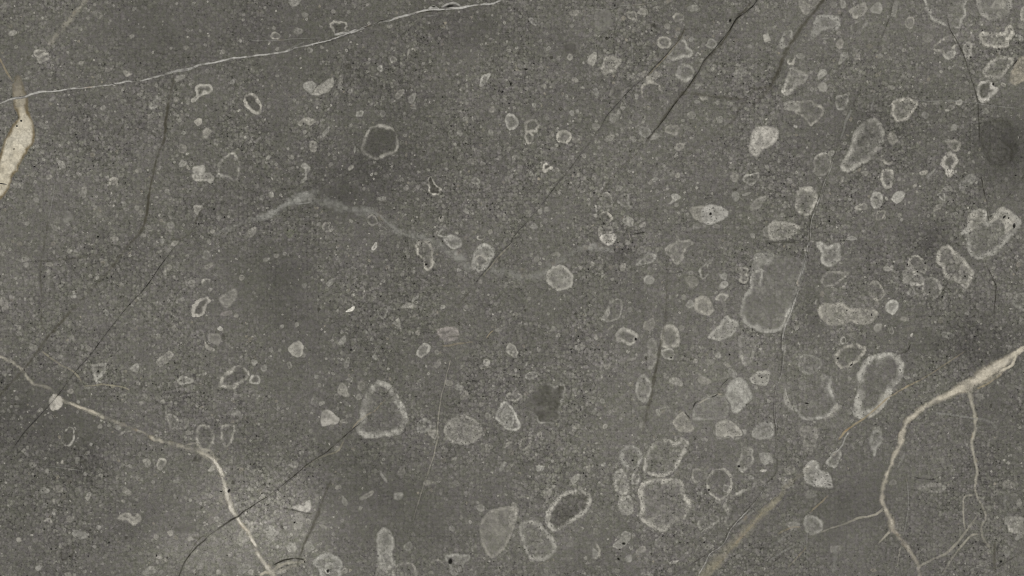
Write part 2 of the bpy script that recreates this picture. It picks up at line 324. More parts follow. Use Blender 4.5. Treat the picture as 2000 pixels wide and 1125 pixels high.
# one line each: rim strength, rim width (mm), core fill (+ light, - dark), flags : outline or E cx cy rx ry angle
# flags: p porous, m smooth, g greenish, y tan, b brighter, d dark rim, a<deg> rim strongest on that side
CLASTS = """
@00
.45 4 .12 : 262,400 300,385 345,390 360,410 330,430 300,450 270,440
.75 5 .12 : 290,460 310,430 360,410 400,425 385,460 340,485 310,495
.1 3 .6 : 65,258 85,238 130,240 135,255 105,280 75,275
.75 4.5 -.1 : 1520,680 1550,655 1600,660 1640,655 1655,690 1640,725 1590,735 1550,760 1520,795 1490,800 1490,780 1520,745 1530,715
.1 3 .55 : 1210,750 1230,745 1230,780 1205,800 1225,830 1205,855 1180,855 1160,830 1185,800
.2 3 .75 : E 1545 945 28 28 
.1 3 .5 : 1580,1020 1610,1000 1650,1020 1630,1055 1605,1080 1580,1065
.4 3 .25 : E 990 570 32 28
.1 3 .45 : E 960 790 25 22
.1 3 -.5 : E 1015 795 30 22
.1 3 .4 : E 1370 770 20 20
.1 3 .75 : E 210 612 24 10 0
.1 3 .4 : E 340 980 45 20 25
.1 3 .45 : E 630 490 25 22
.1 3 .4 : E 800 840 26 15 -30
.1 3 .4 : E 1090 725 35 18 -60
.1 3 .35 : E 1400 605 45 25 -25
.1 3 .25 : E 760 110 45 35
.1 3 .35 : E 1165 905 25 22
.1 3 .3 : E 850 540 32 18 -10
.1 3 .45 : E 1450 370 18 18
.1 3 .4 : E 1740 405 20 18
.1 3 .4 : E 1030 285 20 18
.1 3 .35 : E 1810 640 18 22
.1 3 .4 : E 1430 1035 20 15
.1 3 .3 : E 410 770 28 12 -40
@S
.7 4.5 -.3 : 477,188 487,183 500,186 510,205 510,218 502,223 487,215 478,203
@10
.65 3 .12 : 108,280 145,248 190,275 180,305 140,308
.65 3.5 -.1 : 572,200 590,170 620,158 690,170 710,195 700,225 720,240 660,265 610,270 600,240
.2 3 .35 : 255,-15 345,-15 330,30 295,50 265,35
.1 3 .3 : E 330 240 30 28
.45 3 -.25 : E 420 390 25 18
.1 3 .55 : E 1040 205 25 15
.85 3 -.05 a180 : 1175,430 1200,385 1240,385 1275,420 1290,470 1270,497 1220,498 1185,470
.2 3 .62 : 370,650 400,635 440,635 470,665 450,700 430,735 400,710 375,690
.45 3 .6 : 435,735 470,690 530,640 580,612 605,620 600,660 560,710 500,735 460,742
.2 3 .42 : 1085,755 1100,715 1145,690 1160,710 1140,745 1110,770
.2 3 .4 : 1185,775 1200,745 1240,725 1242,755 1215,805 1190,800
.65 3.5 .1 : 1740,660 1760,600 1800,570 1825,570 1810,610 1780,660 1750,680
.2 3 .5 : 945,525 975,505 990,540 975,560 950,545
.3 3 .15 : E 1065 465 28 35
.2 3 .45 : 330,960 360,925 420,915 470,940 450,960 420,985 390,960 350,980
.45 2.5 .1 : E 735 710 22 18
.35 3 .15 : E 810 885 32 28
.35 3 .15 : E 990 885 22 25
.1 3 .35 : E 550 1020 50 18 -60
.1 3 .35 : E 1840 855 28 25
.1 3 .3 : E 1590 1035 25 25
.1 3 -.85 : E 1745 328 24 9 -25
.1 3 -.4 : E 295 170 32 24
.1 3 -.45 : E 710 515 40 35
.1 3 .4 : E 655 680 20 20
.1 3 .35 : E 660 620 20 45
.1 3 -.6 : E 1915 430 8 30 30
.1 3 -.5 : E 1840 480 20 12 0
@S
.68 4 -.2 : 706,285 712,268 722,252 738,245 755,246 770,254 776,268 777,285 772,298 760,303 745,309 735,311 718,305 708,298 | dark olive pebble with a pale scalloped ring
.75 4.5 .15 : 987,235 990,225 1000,222 1010,232 1012,245 1000,254 990,248
@20
.4 3 .6 : 585,480 605,440 640,405 658,420 655,470 630,512 600,500
.65 5 .2 : 705,500 720,460 750,440 800,450 850,465 840,500 815,520 800,560 750,565 715,575 700,540
.1 3 -.32 m : 410,340 500,330 510,400 470,430 405,410
.0 3 .14 m : 650,85 770,85 770,220 655,220
.1 3 .35 : E 485 100 35 30
.4 4 .1 : 1125,330 1150,290 1200,285 1240,315 1235,350 1200,380 1150,370
.65 5 .08 : 1215,430 1260,370 1310,310 1350,320 1365,370 1400,390 1405,420 1370,450 1310,460 1270,472 1230,455
.2 3 -.22 : E 1130 440 25 25
.4 3 .1 : E 1300 135 38 38
.3 4 .05 : E 930 120 40 40
.2 3 .38 : 975,100 1000,65 1050,70 1055,105 1010,115
.1 3 -.5 : 1060,200 1085,180 1130,195 1145,235 1130,225 1090,215
.1 3 .3 : E 1410 65 55 35
.55 6 .05 : 1275,590 1300,520 1340,505 1400,520 1420,560 1390,620 1340,640 1310,625 1285,600
.75 3 -.08 a120 : 1000,700 1015,660 1060,645 1130,660 1165,720 1170,760 1100,790 1030,770
.2 3 .35 : 1050,630 1060,590 1120,560 1150,575 1130,610 1080,635
.1 3 .25 : E 1035 580 30 28
.18 4 -.15 m : E 830 715 65 55
.1 3 .3 : E 655 720 28 35
.2 3 .32 : E 790 920 40 40
.1 3 .4 : E 830 880 20 18
.65 3 .05 a250 : E 1495 745 40 32
.1 3 .5 : E 1440 795 22 15
.65 4 -.02 : 97,1000 105,950 150,935 195,950 210,990 185,1030 150,1035 165,1060 150,1110 115,1110 105,1060
.65 4.5 .3 p : 345,1070 365,1025 410,1012 455,1040 458,1080 430,1115 380,1115 350,1095
.1 3 .25 : E 660 985 35 30
.2 3 .4 : 720,1080 760,1050 800,1055 780,1090 740,1105
.2 3 .5 : 1075,1085 1110,1045 1150,1050 1130,1080 1095,1090
.35 4 .12 : E 1250 1015 52 45
.3 4 .08 : E 1040 1030 55 50
.1 3 .5 : E 1020 950 24 12 -40
.35 4 .08 : E 1555 340 42 40
.1 3 .4 : E 1850 365 25 18
.1 3 .4 : E 1395 305 22 18
.1 3 .4 : E 1210 205 25 30
.45 3 .1 : E 170 170 40 30
.1 3 .4 : E 65 125 15 20
.1 3 -.5 p : E 72 410 38 38
.1 3 .5 : E 465 882 22 25
.1 3 .6 : E 508 868 12 22
.1 3 .45 : E 170 820 18 25
.1 3 .3 : E 255 670 22 22
.1 3 .4 : E 1980 48 18 18
.1 3 .35 : E 490 620 28 18
.1 3 .35 : E 230 530 20 22
.35 3 .1 : E 450 440 26 22
.1 3 -.7 : E 105 540 20 7 20
.1 3 .4 : E 970 750 20 22
.1 3 .4 : E 1460 660 40 10 5
.1 3 .35 : E 1735 670 28 15
.1 3 .3 : E 1780 570 60 40
.1 3 -.4 : E 1430 235 35 28
.1 3 .3 : E 500 1090 30 25
.1 3 .35 : E 310 1050 22 40
.1 3 .35 : E 430 760 12 28
.1 3 .3 : E 945 1080 30 28
.1 3 .3 : E 1620 930 28 26
.1 3 .3 : E 1400 895 30 30
@S
.2 4 .82 b : 1465,280 1470,255 1485,247 1505,248 1520,255 1518,270 1505,285 1490,292 1480,305 1468,300 1463,292 | bright solid pale pebble, the palest on the right half
.2 3 .65 : E 1497 73 7 11
@30
.2 3 .35 : 245,-15 300,15 330,50 320,100 290,112 260,90 240,40
.55 4 .1 : 320,-15 410,-15 390,40 350,65 325,60
.5 5 .32 p : 330,280 350,210 385,130 430,118 500,125 550,130 565,170 550,220 510,240 480,225 420,240 385,270 350,300 335,295
.5 3 .1 : 500,230 520,190 560,165 555,210 525,240
.6 4.5 .25 p : 635,90 660,65 710,35 750,20 770,50 765,90 720,130 680,145 650,125
.2 3 .58 m : 800,60 850,15 885,30 890,80 870,108 820,100 795,80
.3 3 .5 : 565,-10 600,10 605,50 585,70 565,40
.3 3 -.1 : 650,190 720,150 770,145 770,190 740,225 690,260 650,240
.55 3 .15 : 1065,170 1085,140 1125,135 1140,175 1125,215 1090,222 1070,200
.2 3 .32 : 970,60 990,10 1020,20 1000,90 990,130 960,120
1.0 4 .05 p : 1230,-60 1540,-60 1535,50 1540,110 1520,160 1490,210 1450,215 1400,205 1340,175 1270,150 1250,90 | large angular pale-outlined pebble cut by the top edge
.65 8 .12 p : 1630,20 1650,-50 1890,-50 1895,50 1870,100 1820,135 1760,160 1710,155 1670,120 1640,75 | round pebble with a thick pale ring at the top right corner
.1 3 .4 : E 1790 35 60 35
.6 5 .3 : 1965,90 1990,50 2040,60 2040,150 1985,160 1968,130
.2 3 .35 : E 1975 205 35 25
.75 5.5 .18 p : 1645,300 1665,260 1720,250 1790,265 1840,245 1870,205 1905,215 1915,260 1885,310 1870,350 1830,372 1760,365 1690,360 1655,330 | banana-shaped pebble with a pale rim near the top right
.4 5 .05 p : 70,355 90,330 110,270 150,240 185,240 190,290 195,330 170,360 130,370 100,375
.65 3.5 -.15 a300 : 155,450 185,405 210,430 210,475 185,505 150,490
.1 3 .4 : E 255 440 30 25
.8 4.5 .14 : 110,700 135,650 155,590 185,530 240,550 300,570 305,610 270,645 230,660 200,700 165,735 120,730
.1 3 .42 : 385,590 410,540 445,540 460,570 430,600 395,625
.1 3 .6 m : 390,680 400,655 440,645 465,680 440,710 405,705
.1 3 .5 b : 525,350 560,300 590,320 580,370 550,380
.1 3 .4 : 560,440 585,410 625,410 610,450 575,490 550,500
.75 2.8 .06 : 215,800 340,788 360,815 415,825 438,880 400,925 340,978 300,930 250,900 215,870 240,840 | angular pebble with a thin bright outline and white glints
.6 5 .3 : 115,840 150,795 190,783 215,800 245,815 245,860 200,865 150,855
.55 3 -.02 p : 1290,370 1340,320 1400,280 1450,275 1465,320 1450,370 1460,420 1440,450 1400,460 1370,440 1360,400 1300,390
.3 3 .38 : 1375,440 1400,400 1450,385 1460,420 1440,450 1400,460
.5 4 .2 : 1520,370 1550,330 1580,330 1590,380 1580,430 1560,455 1535,430
.85 5 .12 p : 1670,570 1690,520 1750,470 1820,445 1890,445 1910,470 1890,520 1830,590 1770,612 1700,600 | leaf-shaped pebble with a bright rim beside the right edge
.7 6 .35 y : 1880,630 1900,560 1930,500 1970,445 2030,450 2030,580 1960,650 1920,665 1895,650
.85 6 -.25 b : 1630,720 1640,660 1690,630 1740,640 1760,680 1790,690 1760,740 1700,790 1650,785 1635,750 | dark-hearted pebble with a thick bright ring below the leaf-shaped one
.4 3 .1 : E 1835 660 18 18
.55 5 .2 p : 965,870 975,800 1020,770 1080,760 1130,775 1165,800 1140,850 1110,890 1070,935 1010,940 985,915
.5 3 .1 : E 1490 800 38 20 -30
.5 3 .1 : E 1425 838 40 20 -25
.2 3 .5 m : E 1450 990 28 32
@S
.5 8 .14 : 1645,330 1643,320 1650,305 1660,290 1668,262 1680,243 1705,230 1722,243 1727,265 1722,285 1710,300 1700,312 1680,322 1657,337 | tall pebble with a soft wide grey rim right of the middle
.1 4 -.16 : E 1692 268 12 20 20
@30
.4 4 .02 : 525,760 560,745 620,730 625,800 590,850 540,850
.1 3 .25 : E 1690 860 28 26
.1 3 .35 : E 960 680 30 20 -10
.1 3 .45 : E 450 300 28 9 -5
.1 3 .35 : E 1230 900 30 28
.1 3 .3 : E 1240 290 45 40
.35 3 .05 : E 690 445 30 28
.1 3 .35 : E 940 130 15 12
.1 3 .3 : E 510 40 30 30
.1 3 .3 : E 1690 760 22 12
.1 3 .35 : E 1310 800 30 16 0
.1 3 .6 b : E 215 985 14 12
.2 3 .35 : E 1395 1100 25 18
.1 3 .4 : E 1970 295 20 35
.1 3 .4 : E 970 1080 35 60
@01
.55 3 .5 : E 885 293 38 28
.2 3 .55 : E 380 258 28 22 40
.1 3 .65 : E 340 122 12 14
.1 3 .35 : E 480 155 42 25 45
.2 3 .38 : E 1425 40 35 38
.2 3 .35 : E 1420 150 35 25 -20
.1 3 .4 : E 1465 185 12 24 -30
.3 3 .6 m : 1505,190 1580,170 1600,210 1580,250 1515,240
.55 3.5 .25 : 1505,240 1580,250 1610,215 1660,240 1665,280 1640,300 1590,285 1520,290
.55 2.6 0.03 : 1705,160 1740,110 1800,70 1850,110 1865,220 1830,290 1780,260 1710,240
.4 3 .05 : 1610,240 1670,235 1720,235 1780,248 1760,262 1680,255 1620,262
.5 3 .35 : 1510,480 1580,485 1555,530 1530,550 1510,510
.1 3 .5 : E 1655 680 22 20
.2 3 .38 : 1925,690 1960,660 1995,650 1990,700 1935,735
.3 3 .4 : 1595,950 1650,925 1650,955 1610,980
.1 3 .5 : E 1885 1045 22 25
.6 2.5 .05 a110 : 1565,1080 1600,1050 1635,1055 1625,1100 1600,1125
.1 3 .4 : E 1320 960 20 30
.1 3 .5 : E 1345 875 13 10
.1 3 .65 : E 708 1028 15 18
.1 3 .5 : E 545 838 20 22
.1 3 .4 : E 1265 760 20 18
.1 3 .45 : E 1120 715 30 18
.4 3 .2 : E 385 940 28 18
.2 3 -.2 : E 215 310 40 45
.1 3 .25 : E 120 320 40 30
.1 3 .35 : E 1100 540 22 25
.1 3 .35 : E 1065 495 20 22
.1 3 .3 : E 770 555 22 22
.05 3 .25 m : E 530 570 50 55
.1 3 .3 : E 890 735 30 30
.1 3 .35 : E 1240 5 20 12
.1 3 .35 : E 970 465 25 15
.1 3 .3 : E 1330 630 32 28
.1 3 .4 : E 1160 650 28 15 15
.1 3 .4 : E 1680 1020 20 15
.1 3 .4 : E 1360 780 40 22
.1 3 .3 : E 1610 860 35 35
.1 3 .4 : E 1080 210 25 20
.1 3 -.35 : E 930 880 40 20
.1 3 .35 : E 650 380 25 45
.1 3 .3 : E 200 900 28 26
.1 3 .35 : E 1480 1085 45 30
@11
.3 3 .4 : 345,170 380,150 415,170 420,200 395,240 390,280 355,310 345,300 375,250 380,200
.2 3 .65 : E 740 185 30 15 -35
.1 3 .6 : E 770 45 10 25
.15 3 .4 : E 445 20 35 45
.65 2.4 -.5 : 1350,260 1375,270 1400,320 1440,350 1420,395 1350,375
.1 3 .45 : E 120 395 22 20
.1 3 .35 : E 45 420 28 25
.45 3 .2 g : E 270 695 30 32
.5 2.5 .02 : E 550 650 30 38
.35 3 -.12 : E 910 595 45 42
.9 3 -.5 b : E 925 800 18 30 20
.1 3 .5 : E 1440 590 25 25
.85 4 .08 p : 1245,800 1265,765 1310,755 1360,780 1375,830 1380,880 1385,930 1370,970 1340,985 1310,950 1295,900 1260,860 | pear-shaped pebble with a bright rim near the centre
.55 4 .25 : 1460,740 1500,715 1560,720 1600,750 1600,790 1560,810 1520,810 1480,780
.4 3 0 a180 : E 1460 690 40 50
.7 6 .28 p : 1690,900 1710,820 1780,775 1850,810 1860,850 1830,920 1790,970 1730,990 1680,950 | pale ringed pebble touching the thin dark crack at the centre
.4 3 -.08 : E 1755 905 45 45
.55 3 -.4 : E 1755 730 34 20
.1 3 .4 : E 1825 685 20 20
.2 3 .45 : 545,1090 570,1060 610,1045 605,1080 570,1115
.1 3 .4 : E 1690 135 35 25
.35 3 .1 : E 1710 290 40 30
.1 3 .3 : E 985 690 40 25 30
.1 3 .35 : E 380 1105 25 20
.1 3 .4 : E 1580 985 18 18
.1 3 .28 : E 1940 590 40 25
.1 3 .4 : E 1970 40 15 32 30
.1 3 -.4 : E 1005 455 40 18
.1 3 -.28 : E 740 690 32 30
.1 3 .3 : E 1170 345 25 22
.1 3 .3 : E 270 100 25 18
.1 3 .4 : E 1750 1075 18 20
.1 3 .35 : E 975 425 35 20 -15
.1 3 .35 : E 400 570 22 12 -20
.1 3 .4 : E 95 105 22 20
.1 3 -.8 : E 1870 460 6 16 30
.1 3 -.6 : E 1750 130 7 20 0
.1 3 .4 : E 490 625 20 16
.1 3 .35 : E 80 900 30 15 -25
.1 3 .35 : E 1140 1020 20 15
.1 3 .3 : E 1690 970 22 12
.1 3 .35 : E 160 870 30 20
@21
.75 3 -.4 : 240,165 280,155 315,185 285,200 255,220 240,210
.1 3 .4 : E 345 205 25 22
.1 3 .5 : E 515 230 16 25
.2 3 .5 : E 1290 243 20 22
.1 3 .5 : E 1545 120 18 18
.1 3 .55 : E 1850 155 16 14
.2 3 .45 : E 1115 275 25 25
.5 3 .1 : E 1080 300 15 22
.4 3 .4 : 1270,30 1290,-5 1345,-5 1330,40 1300,50
.5 3.5 .05 : 1795,260 1830,235 1920,225 1925,260 1890,310 1860,325 1810,300
.1 3 .3 : E 1740 410 30 40
.6 3.5 .22 : 1855,500 1880,460 1920,420 1975,410 1975,440 1930,490 1875,515
.5 4 .35 : 1390,500 1440,485 1500,490 1480,560 1490,610 1430,590 1400,550
.3 4 .85 b,p : 1480,530 1500,490 1560,475 1630,490 1680,530 1670,570 1610,610 1550,625 1500,615 1475,570 | bright eye-shaped pebble peppered with black pores
.4 3 -.02 : 655,480 680,450 690,400 740,380 770,410 780,460 770,490
.2 2 .65 b : 645,470 655,460 660,500 665,530 650,520
.7 3 .02 a60 : 680,560 700,530 740,528 775,560 780,590 740,620 690,610
.35 3 .12 : 670,660 700,640 780,650 785,690 700,700 680,720
.8 5 .3 b,p : 685,735 705,695 760,685 805,705 805,750 760,785 710,770
.3 3 .04 : 825,440 870,390 910,400 915,470 940,500 900,510 860,480
.2 3 .5 : 1240,400 1275,385 1315,415 1280,445 1240,470 1215,465 1250,440
.2 3 .45 : 860,590 910,570 950,600 930,640 900,640 870,615
.1 3 .35 : E 1020 630 30 18 -20
.55 3.5 .16 : 1190,830 1220,790 1270,765 1285,725 1310,755 1390,745 1405,780 1360,820 1340,870 1310,930 1280,945 1245,890 1210,860
.5 3 .02 : 1030,880 1060,845 1120,870 1110,910 1060,930 1000,945 970,930 1000,905
.35 3 .05 : E 1010 830 40 30
.6 5 .45 : 1030,1050 1060,1025 1105,1045 1105,1080 1070,1095 1035,1080
.75 4.5 .32 p : 265,1060 280,1000 330,955 385,945 430,975 475,1030 470,1090 430,1130 370,1140 310,1115 | speckled pale pebble with a ring, below the grey hazy vein
.2 3 .55 : E 1650 1030 28 28
.2 3 .6 b : E 1650 1095 35 30
.45 3 .15 : 1740,980 1760,960 1840,970 1830,1010 1840,1060 1800,1085 1770,1060 1780,1020
.65 4 .05 p : 1860,1110 1870,1020 1900,985 1950,975 1955,1040 1930,1110 1890,1130
.25 4 .38 : 1860,1000 1880,930 1900,860 2030,850 2030,930 1920,950 1880,990
.55 2.6 -.08 : 1460,990 1480,960 1540,905 1555,910 1520,960 1530,1010 1500,1050 1470,1040
.1 3 .3 : E 1400 1075 50 40
.2 3 .4 : E 1985 690 26 42
.1 3 .45 : E 625 935 18 25
.1 3 .45 : E 865 965 28 35
.6 2.5 -.1 a180 : E 712 920 18 25
.1 3 .35 : E 130 530 28 22
.2 3 .45 : E 220 525 22 22
.1 3 .35 : E 270 515 22 25
.1 3 .3 : E 345 860 35 25
.1 3 .3 : E 1440 640 35 28
.1 3 .4 : E 1340 660 18 15
.1 3 .4 : E 535 965 22 20
.1 3 .4 : E 1210 350 16 10
.1 3 .35 : E 1830 390 35 12
.1 3 .35 : E 190 900 25 25
.1 3 .35 : E 1130 830 14 25
.1 3 .3 : E 1730 250 35 40
.1 3 .3 : E 1590 640 40 20
.1 3 .35 : E 830 340 30 25
.1 3 .3 : E 170 640 30 25
@31
.65 2.5 .04 : 360,190 370,110 400,80 450,68 490,90 495,150 480,210 440,240 390,250 360,225 | thin-outlined oval pebble leaning on the long fine crack
.8 7 .1 : 215,410 235,360 280,335 330,340 370,380 385,420 370,500 330,545 290,558 240,535 215,495 | oval pebble with a thick bright rim beside the long fine crack
.5 6 .25 p : 0,640 60,600 160,610 250,640 220,690 160,730 80,750 20,745
.9 7 -.12 b,p : 1355,140 1375,90 1415,65 1465,90 1478,140 1450,180 1445,225 1420,255 1395,240 1390,200 1360,175 | skull-like bright pebble with dark pores
.6 4 .45 : 800,420 830,375 875,385 895,440 870,490 830,505 805,470
.3 4 .65 : 967,420 990,380 1030,365 1065,385 1055,430 1010,465 975,450
.55 3 .15 : 680,490 720,465 765,470 765,505 690,510
.4 2.5 .06 : 835,560 860,525 910,520 920,545 890,590 845,595
.65 4.5 .12 : 880,230 910,200 975,215 975,260 960,335 910,345 890,300
.5 4 -.05 a230 : 865,110 890,135 935,165 975,140 980,90 930,80
.3 3 .45 : E 1210 225 30 20
.1 3 .45 : E 1260 240 50 11 -45
.1 3 .32 : E 755 230 30 20
.1 3 .4 : E 575 280 12 40
.35 3 .2 : 1390,-20 1495,-20 1480,50 1430,50
.65 3.5 -.15 : 1315,395 1370,380 1380,450 1350,430
.1 3 .35 : E 1400 350 35 25
.4 3 .25 : 1285,540 1300,480 1350,470 1350,500 1310,510
.1 3 .3 : 1485,330 1560,240 1620,250 1600,300 1510,370 1490,360
.9 8 .03 p : 1510,690 1555,640 1560,560 1640,510 1700,510 1720,610 1770,540 1810,495 1870,505 1915,540 1970,600 1960,650 1900,720 1840,780 1780,850 1700,880 1620,895 1575,860 1550,790 1540,720 | large heart-shaped pebble with a broad porous pale rim by the right edge
.3 5 .55 p : 1725,620 1770,545 1815,495 1870,510 1910,560 1930,620 1890,680 1850,700 1840,620 1790,590
.2 4 .35 p : 1560,640 1570,560 1640,510 1690,520 1700,600 1640,630 1580,680
.75 6 .15 p : 1310,890 1330,820 1400,785 1450,830 1530,900 1570,960 1605,1000 1580,1080 1540,1125 1480,1080 1420,1060 1370,1030 1360,970 1320,930 | slanting porous pebble with a pale rim below left of the heart-shaped one
.6 6 .25 : 375,770 430,775 470,800 520,775 555,780 565,850 545,920 500,950 440,940 415,910 420,850 390,810 | kidney-like pebble right of the long fine crack
.2 3 .4 : 610,740 650,712 700,745 640,750
.5 2.6 .03 : 415,1060 440,1010 500,990 600,995 640,1000 590,1040 540,1090 500,1105 430,1105
.6 4.5 .1 p : 1090,950 1100,890 1150,865 1205,890 1235,960 1225,1010 1190,1000 1140,980
.6 5 .15 p : 1050,1070 1065,990 1090,960 1140,990 1200,1040 1200,1100 1130,1095 1070,1090
.5 4 .08 p : 1210,1060 1240,1040 1300,1045 1335,1080 1345,1180 1240,1185 1200,1140
.4 3 .3 : 895,975 930,930 940,960 970,950 970,980 920,990
.55 4 .04 p : 780,1120 800,1080 840,1060 880,1100 910,1180 860,1220 800,1190
.4 3 .05 : E 985 1060 35 35
.1 3 .5 : E 760 1065 10 18
.45 3 .02 a200 : 1690,900 1720,910 1740,980 1700,970
.1 3 .3 : E 25 330 30 28
.1 3 .4 : E 670 370 30 12 -30
.1 3 .4 : E 1145 325 22 12 -30
.1 3 .3 : E 500 290 35 30
.1 3 .35 : E 110 555 22 18
.2 3 .4 : E 500 70 22 20
.1 3 .35 : E 495 725 10 20
.1 3 .3 : E 1760 1030 25 22
@S
.95 6 .05 m,a250 : 1475,510 1500,500 1550,500 1570,518 1562,560 1547,600 1532,640 1500,650 1470,640 1447,620 1452,585 1465,560 1470,530 | largest block-shaped pebble, smooth grey inside a pale broken rim
@02
.9 5 -.2 b : 1495,200 1500,130 1550,95 1605,75 1640,95 1610,140 1600,190 1570,215 1510,220 | dark-centred pebble with a crisp white ring on the left half
.2 3 .42 : 1710,80 1780,30 1835,10 1845,60 1820,110 1770,155 1730,130
.1 3 .4 k : E 1770 200 45 22 -15
.1 3 .45 : E 1840 215 22 15
.1 3 .28 m : E 1665 395 55 48
.2 3 .6 : 1595,420 1620,445 1670,475 1665,490 1620,485 1600,460
.1 3 .85 w : 1690,320 1715,300 1740,320 1720,340
.1 3 -.7 : E 1740 380 18 30
.1 3 -.8 : E 1695 345 28 7 0
.45 3 .1 : E 825 190 20 28
.1 3 .35 : E 575 65 25 25
.1 3 -.5 : E 945 80 22 22
.2 3 .35 : E 30 120 30 50
.1 3 -.5 : E 30 235 25 25
.7 5 .02 : 720,610 760,590 820,590 820,650 770,710 745,730 725,670
.6 5 .25 : 1215,575 1250,545 1310,500 1350,515 1340,550 1290,590 1255,620 1230,600
.2 3 .6 : 1010,625 1070,590 1085,620 1070,660 1030,650
.5 4 .3 : 1385,720 1420,685 1495,705 1500,740 1450,750 1400,755
.85 5.5 -.1 : 1710,760 1730,690 1790,640 1850,607 1910,625 1945,670 1920,710 1860,750 1820,780 1750,782 | bean-shaped dark pebble with a bright pale ring, lower left
.6 3.5 .02 : 1945,720 1970,680 2020,690 2020,745 1960,745
.1 3 .45 : E 1980 580 25 30
.3 4 .82 k,b : 385,895 400,845 440,835 490,870 480,925 440,950 400,950 | pale pinkish round pebble split by the fine dark crack
.55 3.5 .1 p : 1305,1000 1340,985 1400,1030 1460,1020 1470,1070 1420,1110 1360,1105 1320,1080
@S
.55 4 .02 : 385,833 400,830 412,835 418,850 415,870 400,885 390,875 383,855
.5 3 .02 : 432,835 445,830 458,833 455,855 445,872 435,865
@02
.1 3 .35 : E 1840 975 40 30
.1 3 .45 : E 610 888 15 14
.1 3 .4 : E 1265 885 22 18
.1 3 .4 : E 695 475 22 22
.1 3 .3 : E 255 460 35 25
.1 3 .4 : E 1640 15 20 20
.1 3 .75 b : E 1235 775 9 9
.1 3 .5 : E 1370 900 11 11
.1 3 .4 : E 155 310 20 22
.1 3 .35 : E 1360 310 25 35
.1 3 -.45 : E 1310 300 22 22
.1 3 .35 : E 150 360 25 20
.1 3 .4 : E 1100 895 20 14
.1 3 .4 : E 920 1090 22 18
.1 3 .35 : E 780 1080 20 18
.1 3 .4 : E 550 805 25 22
.3 3 .1 : E 1090 70 30 28
@12
.45 4 .45 : 250,470 280,435 330,418 360,440 370,490 345,535 310,535 265,500
.5 4 1.4 w : 698,184 736,156 766,146 758,174 720,188
.5 2.4 -.05 a90 : 830,75 860,45 920,60 935,75 900,105 850,95
.5 2.4 .02 : 945,175 985,160 1025,170 1015,220 990,242 965,230
.2 3 .6 : 1130,150 1180,120 1255,135 1240,155 1160,160
.2 3 .4 : 1065,275 1110,235 1125,280 1130,320 1100,300
.3 5 .25 k : 1410,330 1450,315 1550,310 1580,360 1570,400 1490,420 1430,380
.75 3.5 .22 : 1253,505 1275,460 1315,433 1355,455 1340,500 1295,545 1260,530
.1 3 .32 : 645,420 690,370 700,420 660,455
.2 3 .45 : 635,810 665,745 700,760 720,820 720,850 670,840
.2 3 .82 b,m : 500,1030 510,980 545,950 590,970 650,1025 620,1065 560,1065 520,1080 505,1055 | small solid pale pebble left of the big soft-rimmed one
.45 2.6 .05 : E 690 1040 28 20
.1 3 .25 : E 460 880 28 40
.1 3 .38 : E 515 900 22 22
.1 3 .45 : 1590,855 1630,800 1660,830 1640,865 1600,870
.1 3 .45 : 1390,600 1430,555 1440,590 1410,630
.1 3 .45 : E 1800 580 25 35
.1 3 .4 : E 1260 350 20 22
.1 3 .3 : E 925 540 25 22
.1 3 .4 : E 1240 85 30 14 -40
.1 3 .4 : E 1455 150 22 18
.1 3 .4 : E 1755 910 20 18
.35 3 .1 : E 1810 1005 28 25
.1 3 .4 : E 1890 328 30 14 -10
.1 3 .28 : E 825 760 30 42
.1 3 -.4 : E 805 578 22 20
.1 3 .4 : E 470 690 22 15
.1 3 .4 : E 60 625 25 30
.35 3 .1 : E 260 600 20 35
.1 3 .28 : E 705 590 25 45
.1 3 -.6 : E 585 245 12 14
.1 3 .35 : E 865 350 10 14
.1 3 .4 : E 200 300 15 15
.1 3 .35 : E 900 400 18 16
.1 3 .35 : E 1500 740 30 25
.1 3 .35 : E 1640 150 18 18
.1 3 .3 : E 1580 770 35 30
.1 3 .35 : E 1230 220 40 10
.1 3 .35 : E 1050 155 25 18
@S
.5 3 .35 : 988,683 995,670 1005,675 1012,690 1005,700 995,692
.8 10 .03 : 705,800 712,775 730,747 745,743 762,752 775,772 790,795 795,815 790,835 775,850 745,852 735,855 715,855 700,845 693,830 705,815 | big egg-shaped pebble with a broad soft pale rim, lower centre-left
.35 4 .2 : 813,835 822,820 838,820 845,830 835,842 818,845
.65 4.5 .3 p : 868,845 875,825 890,815 910,812 930,822 942,840 935,855 920,865 900,868 880,862 | round pale speckled pebble right of the egg-shaped one
.7 4 .18 : 968,815 975,795 985,785 1000,795 1010,815 1015,835 1000,840 985,835 975,825
.5 3 .2 : 980,812 985,797 997,803 1004,820 1000,832 988,828
@22
.7 2.6 .02 : 700,250 730,190 750,120 820,85 855,110 858,180 830,235 780,258 720,258
.2 2 .5 : 702,250 735,180 752,140 762,190 735,240
.4 3 .1 : E 30 210 22 18
.7 6 .06 : 810,370 850,315 900,320 965,360 970,400 930,450 880,430 825,420
.45 6 .1 : 1160,380 1200,300 1260,295 1290,340 1305,440 1260,470 1180,460
.1 3 .28 : E 1070 290 40 55
.4 4.5 .1 : 1050,420 1100,390 1125,440 1130,520 1110,600 1080,640 1055,620 1065,520
.5 4 .05 : 1165,490 1250,480 1265,550 1220,560 1180,550
.75 7 .22 : 1420,130 1440,80 1490,62 1530,75 1550,120 1575,170 1540,210 1510,215 1460,200 1425,175
.2 4 .32 : E 1385 130 32 30
.5 3 .12 : 1590,80 1620,45 1680,60 1640,110 1600,100
.5 4.5 .34 p : 1535,375 1570,340 1620,290 1660,225 1700,240 1760,260 1755,310 1720,360 1680,390 1620,410 1560,400
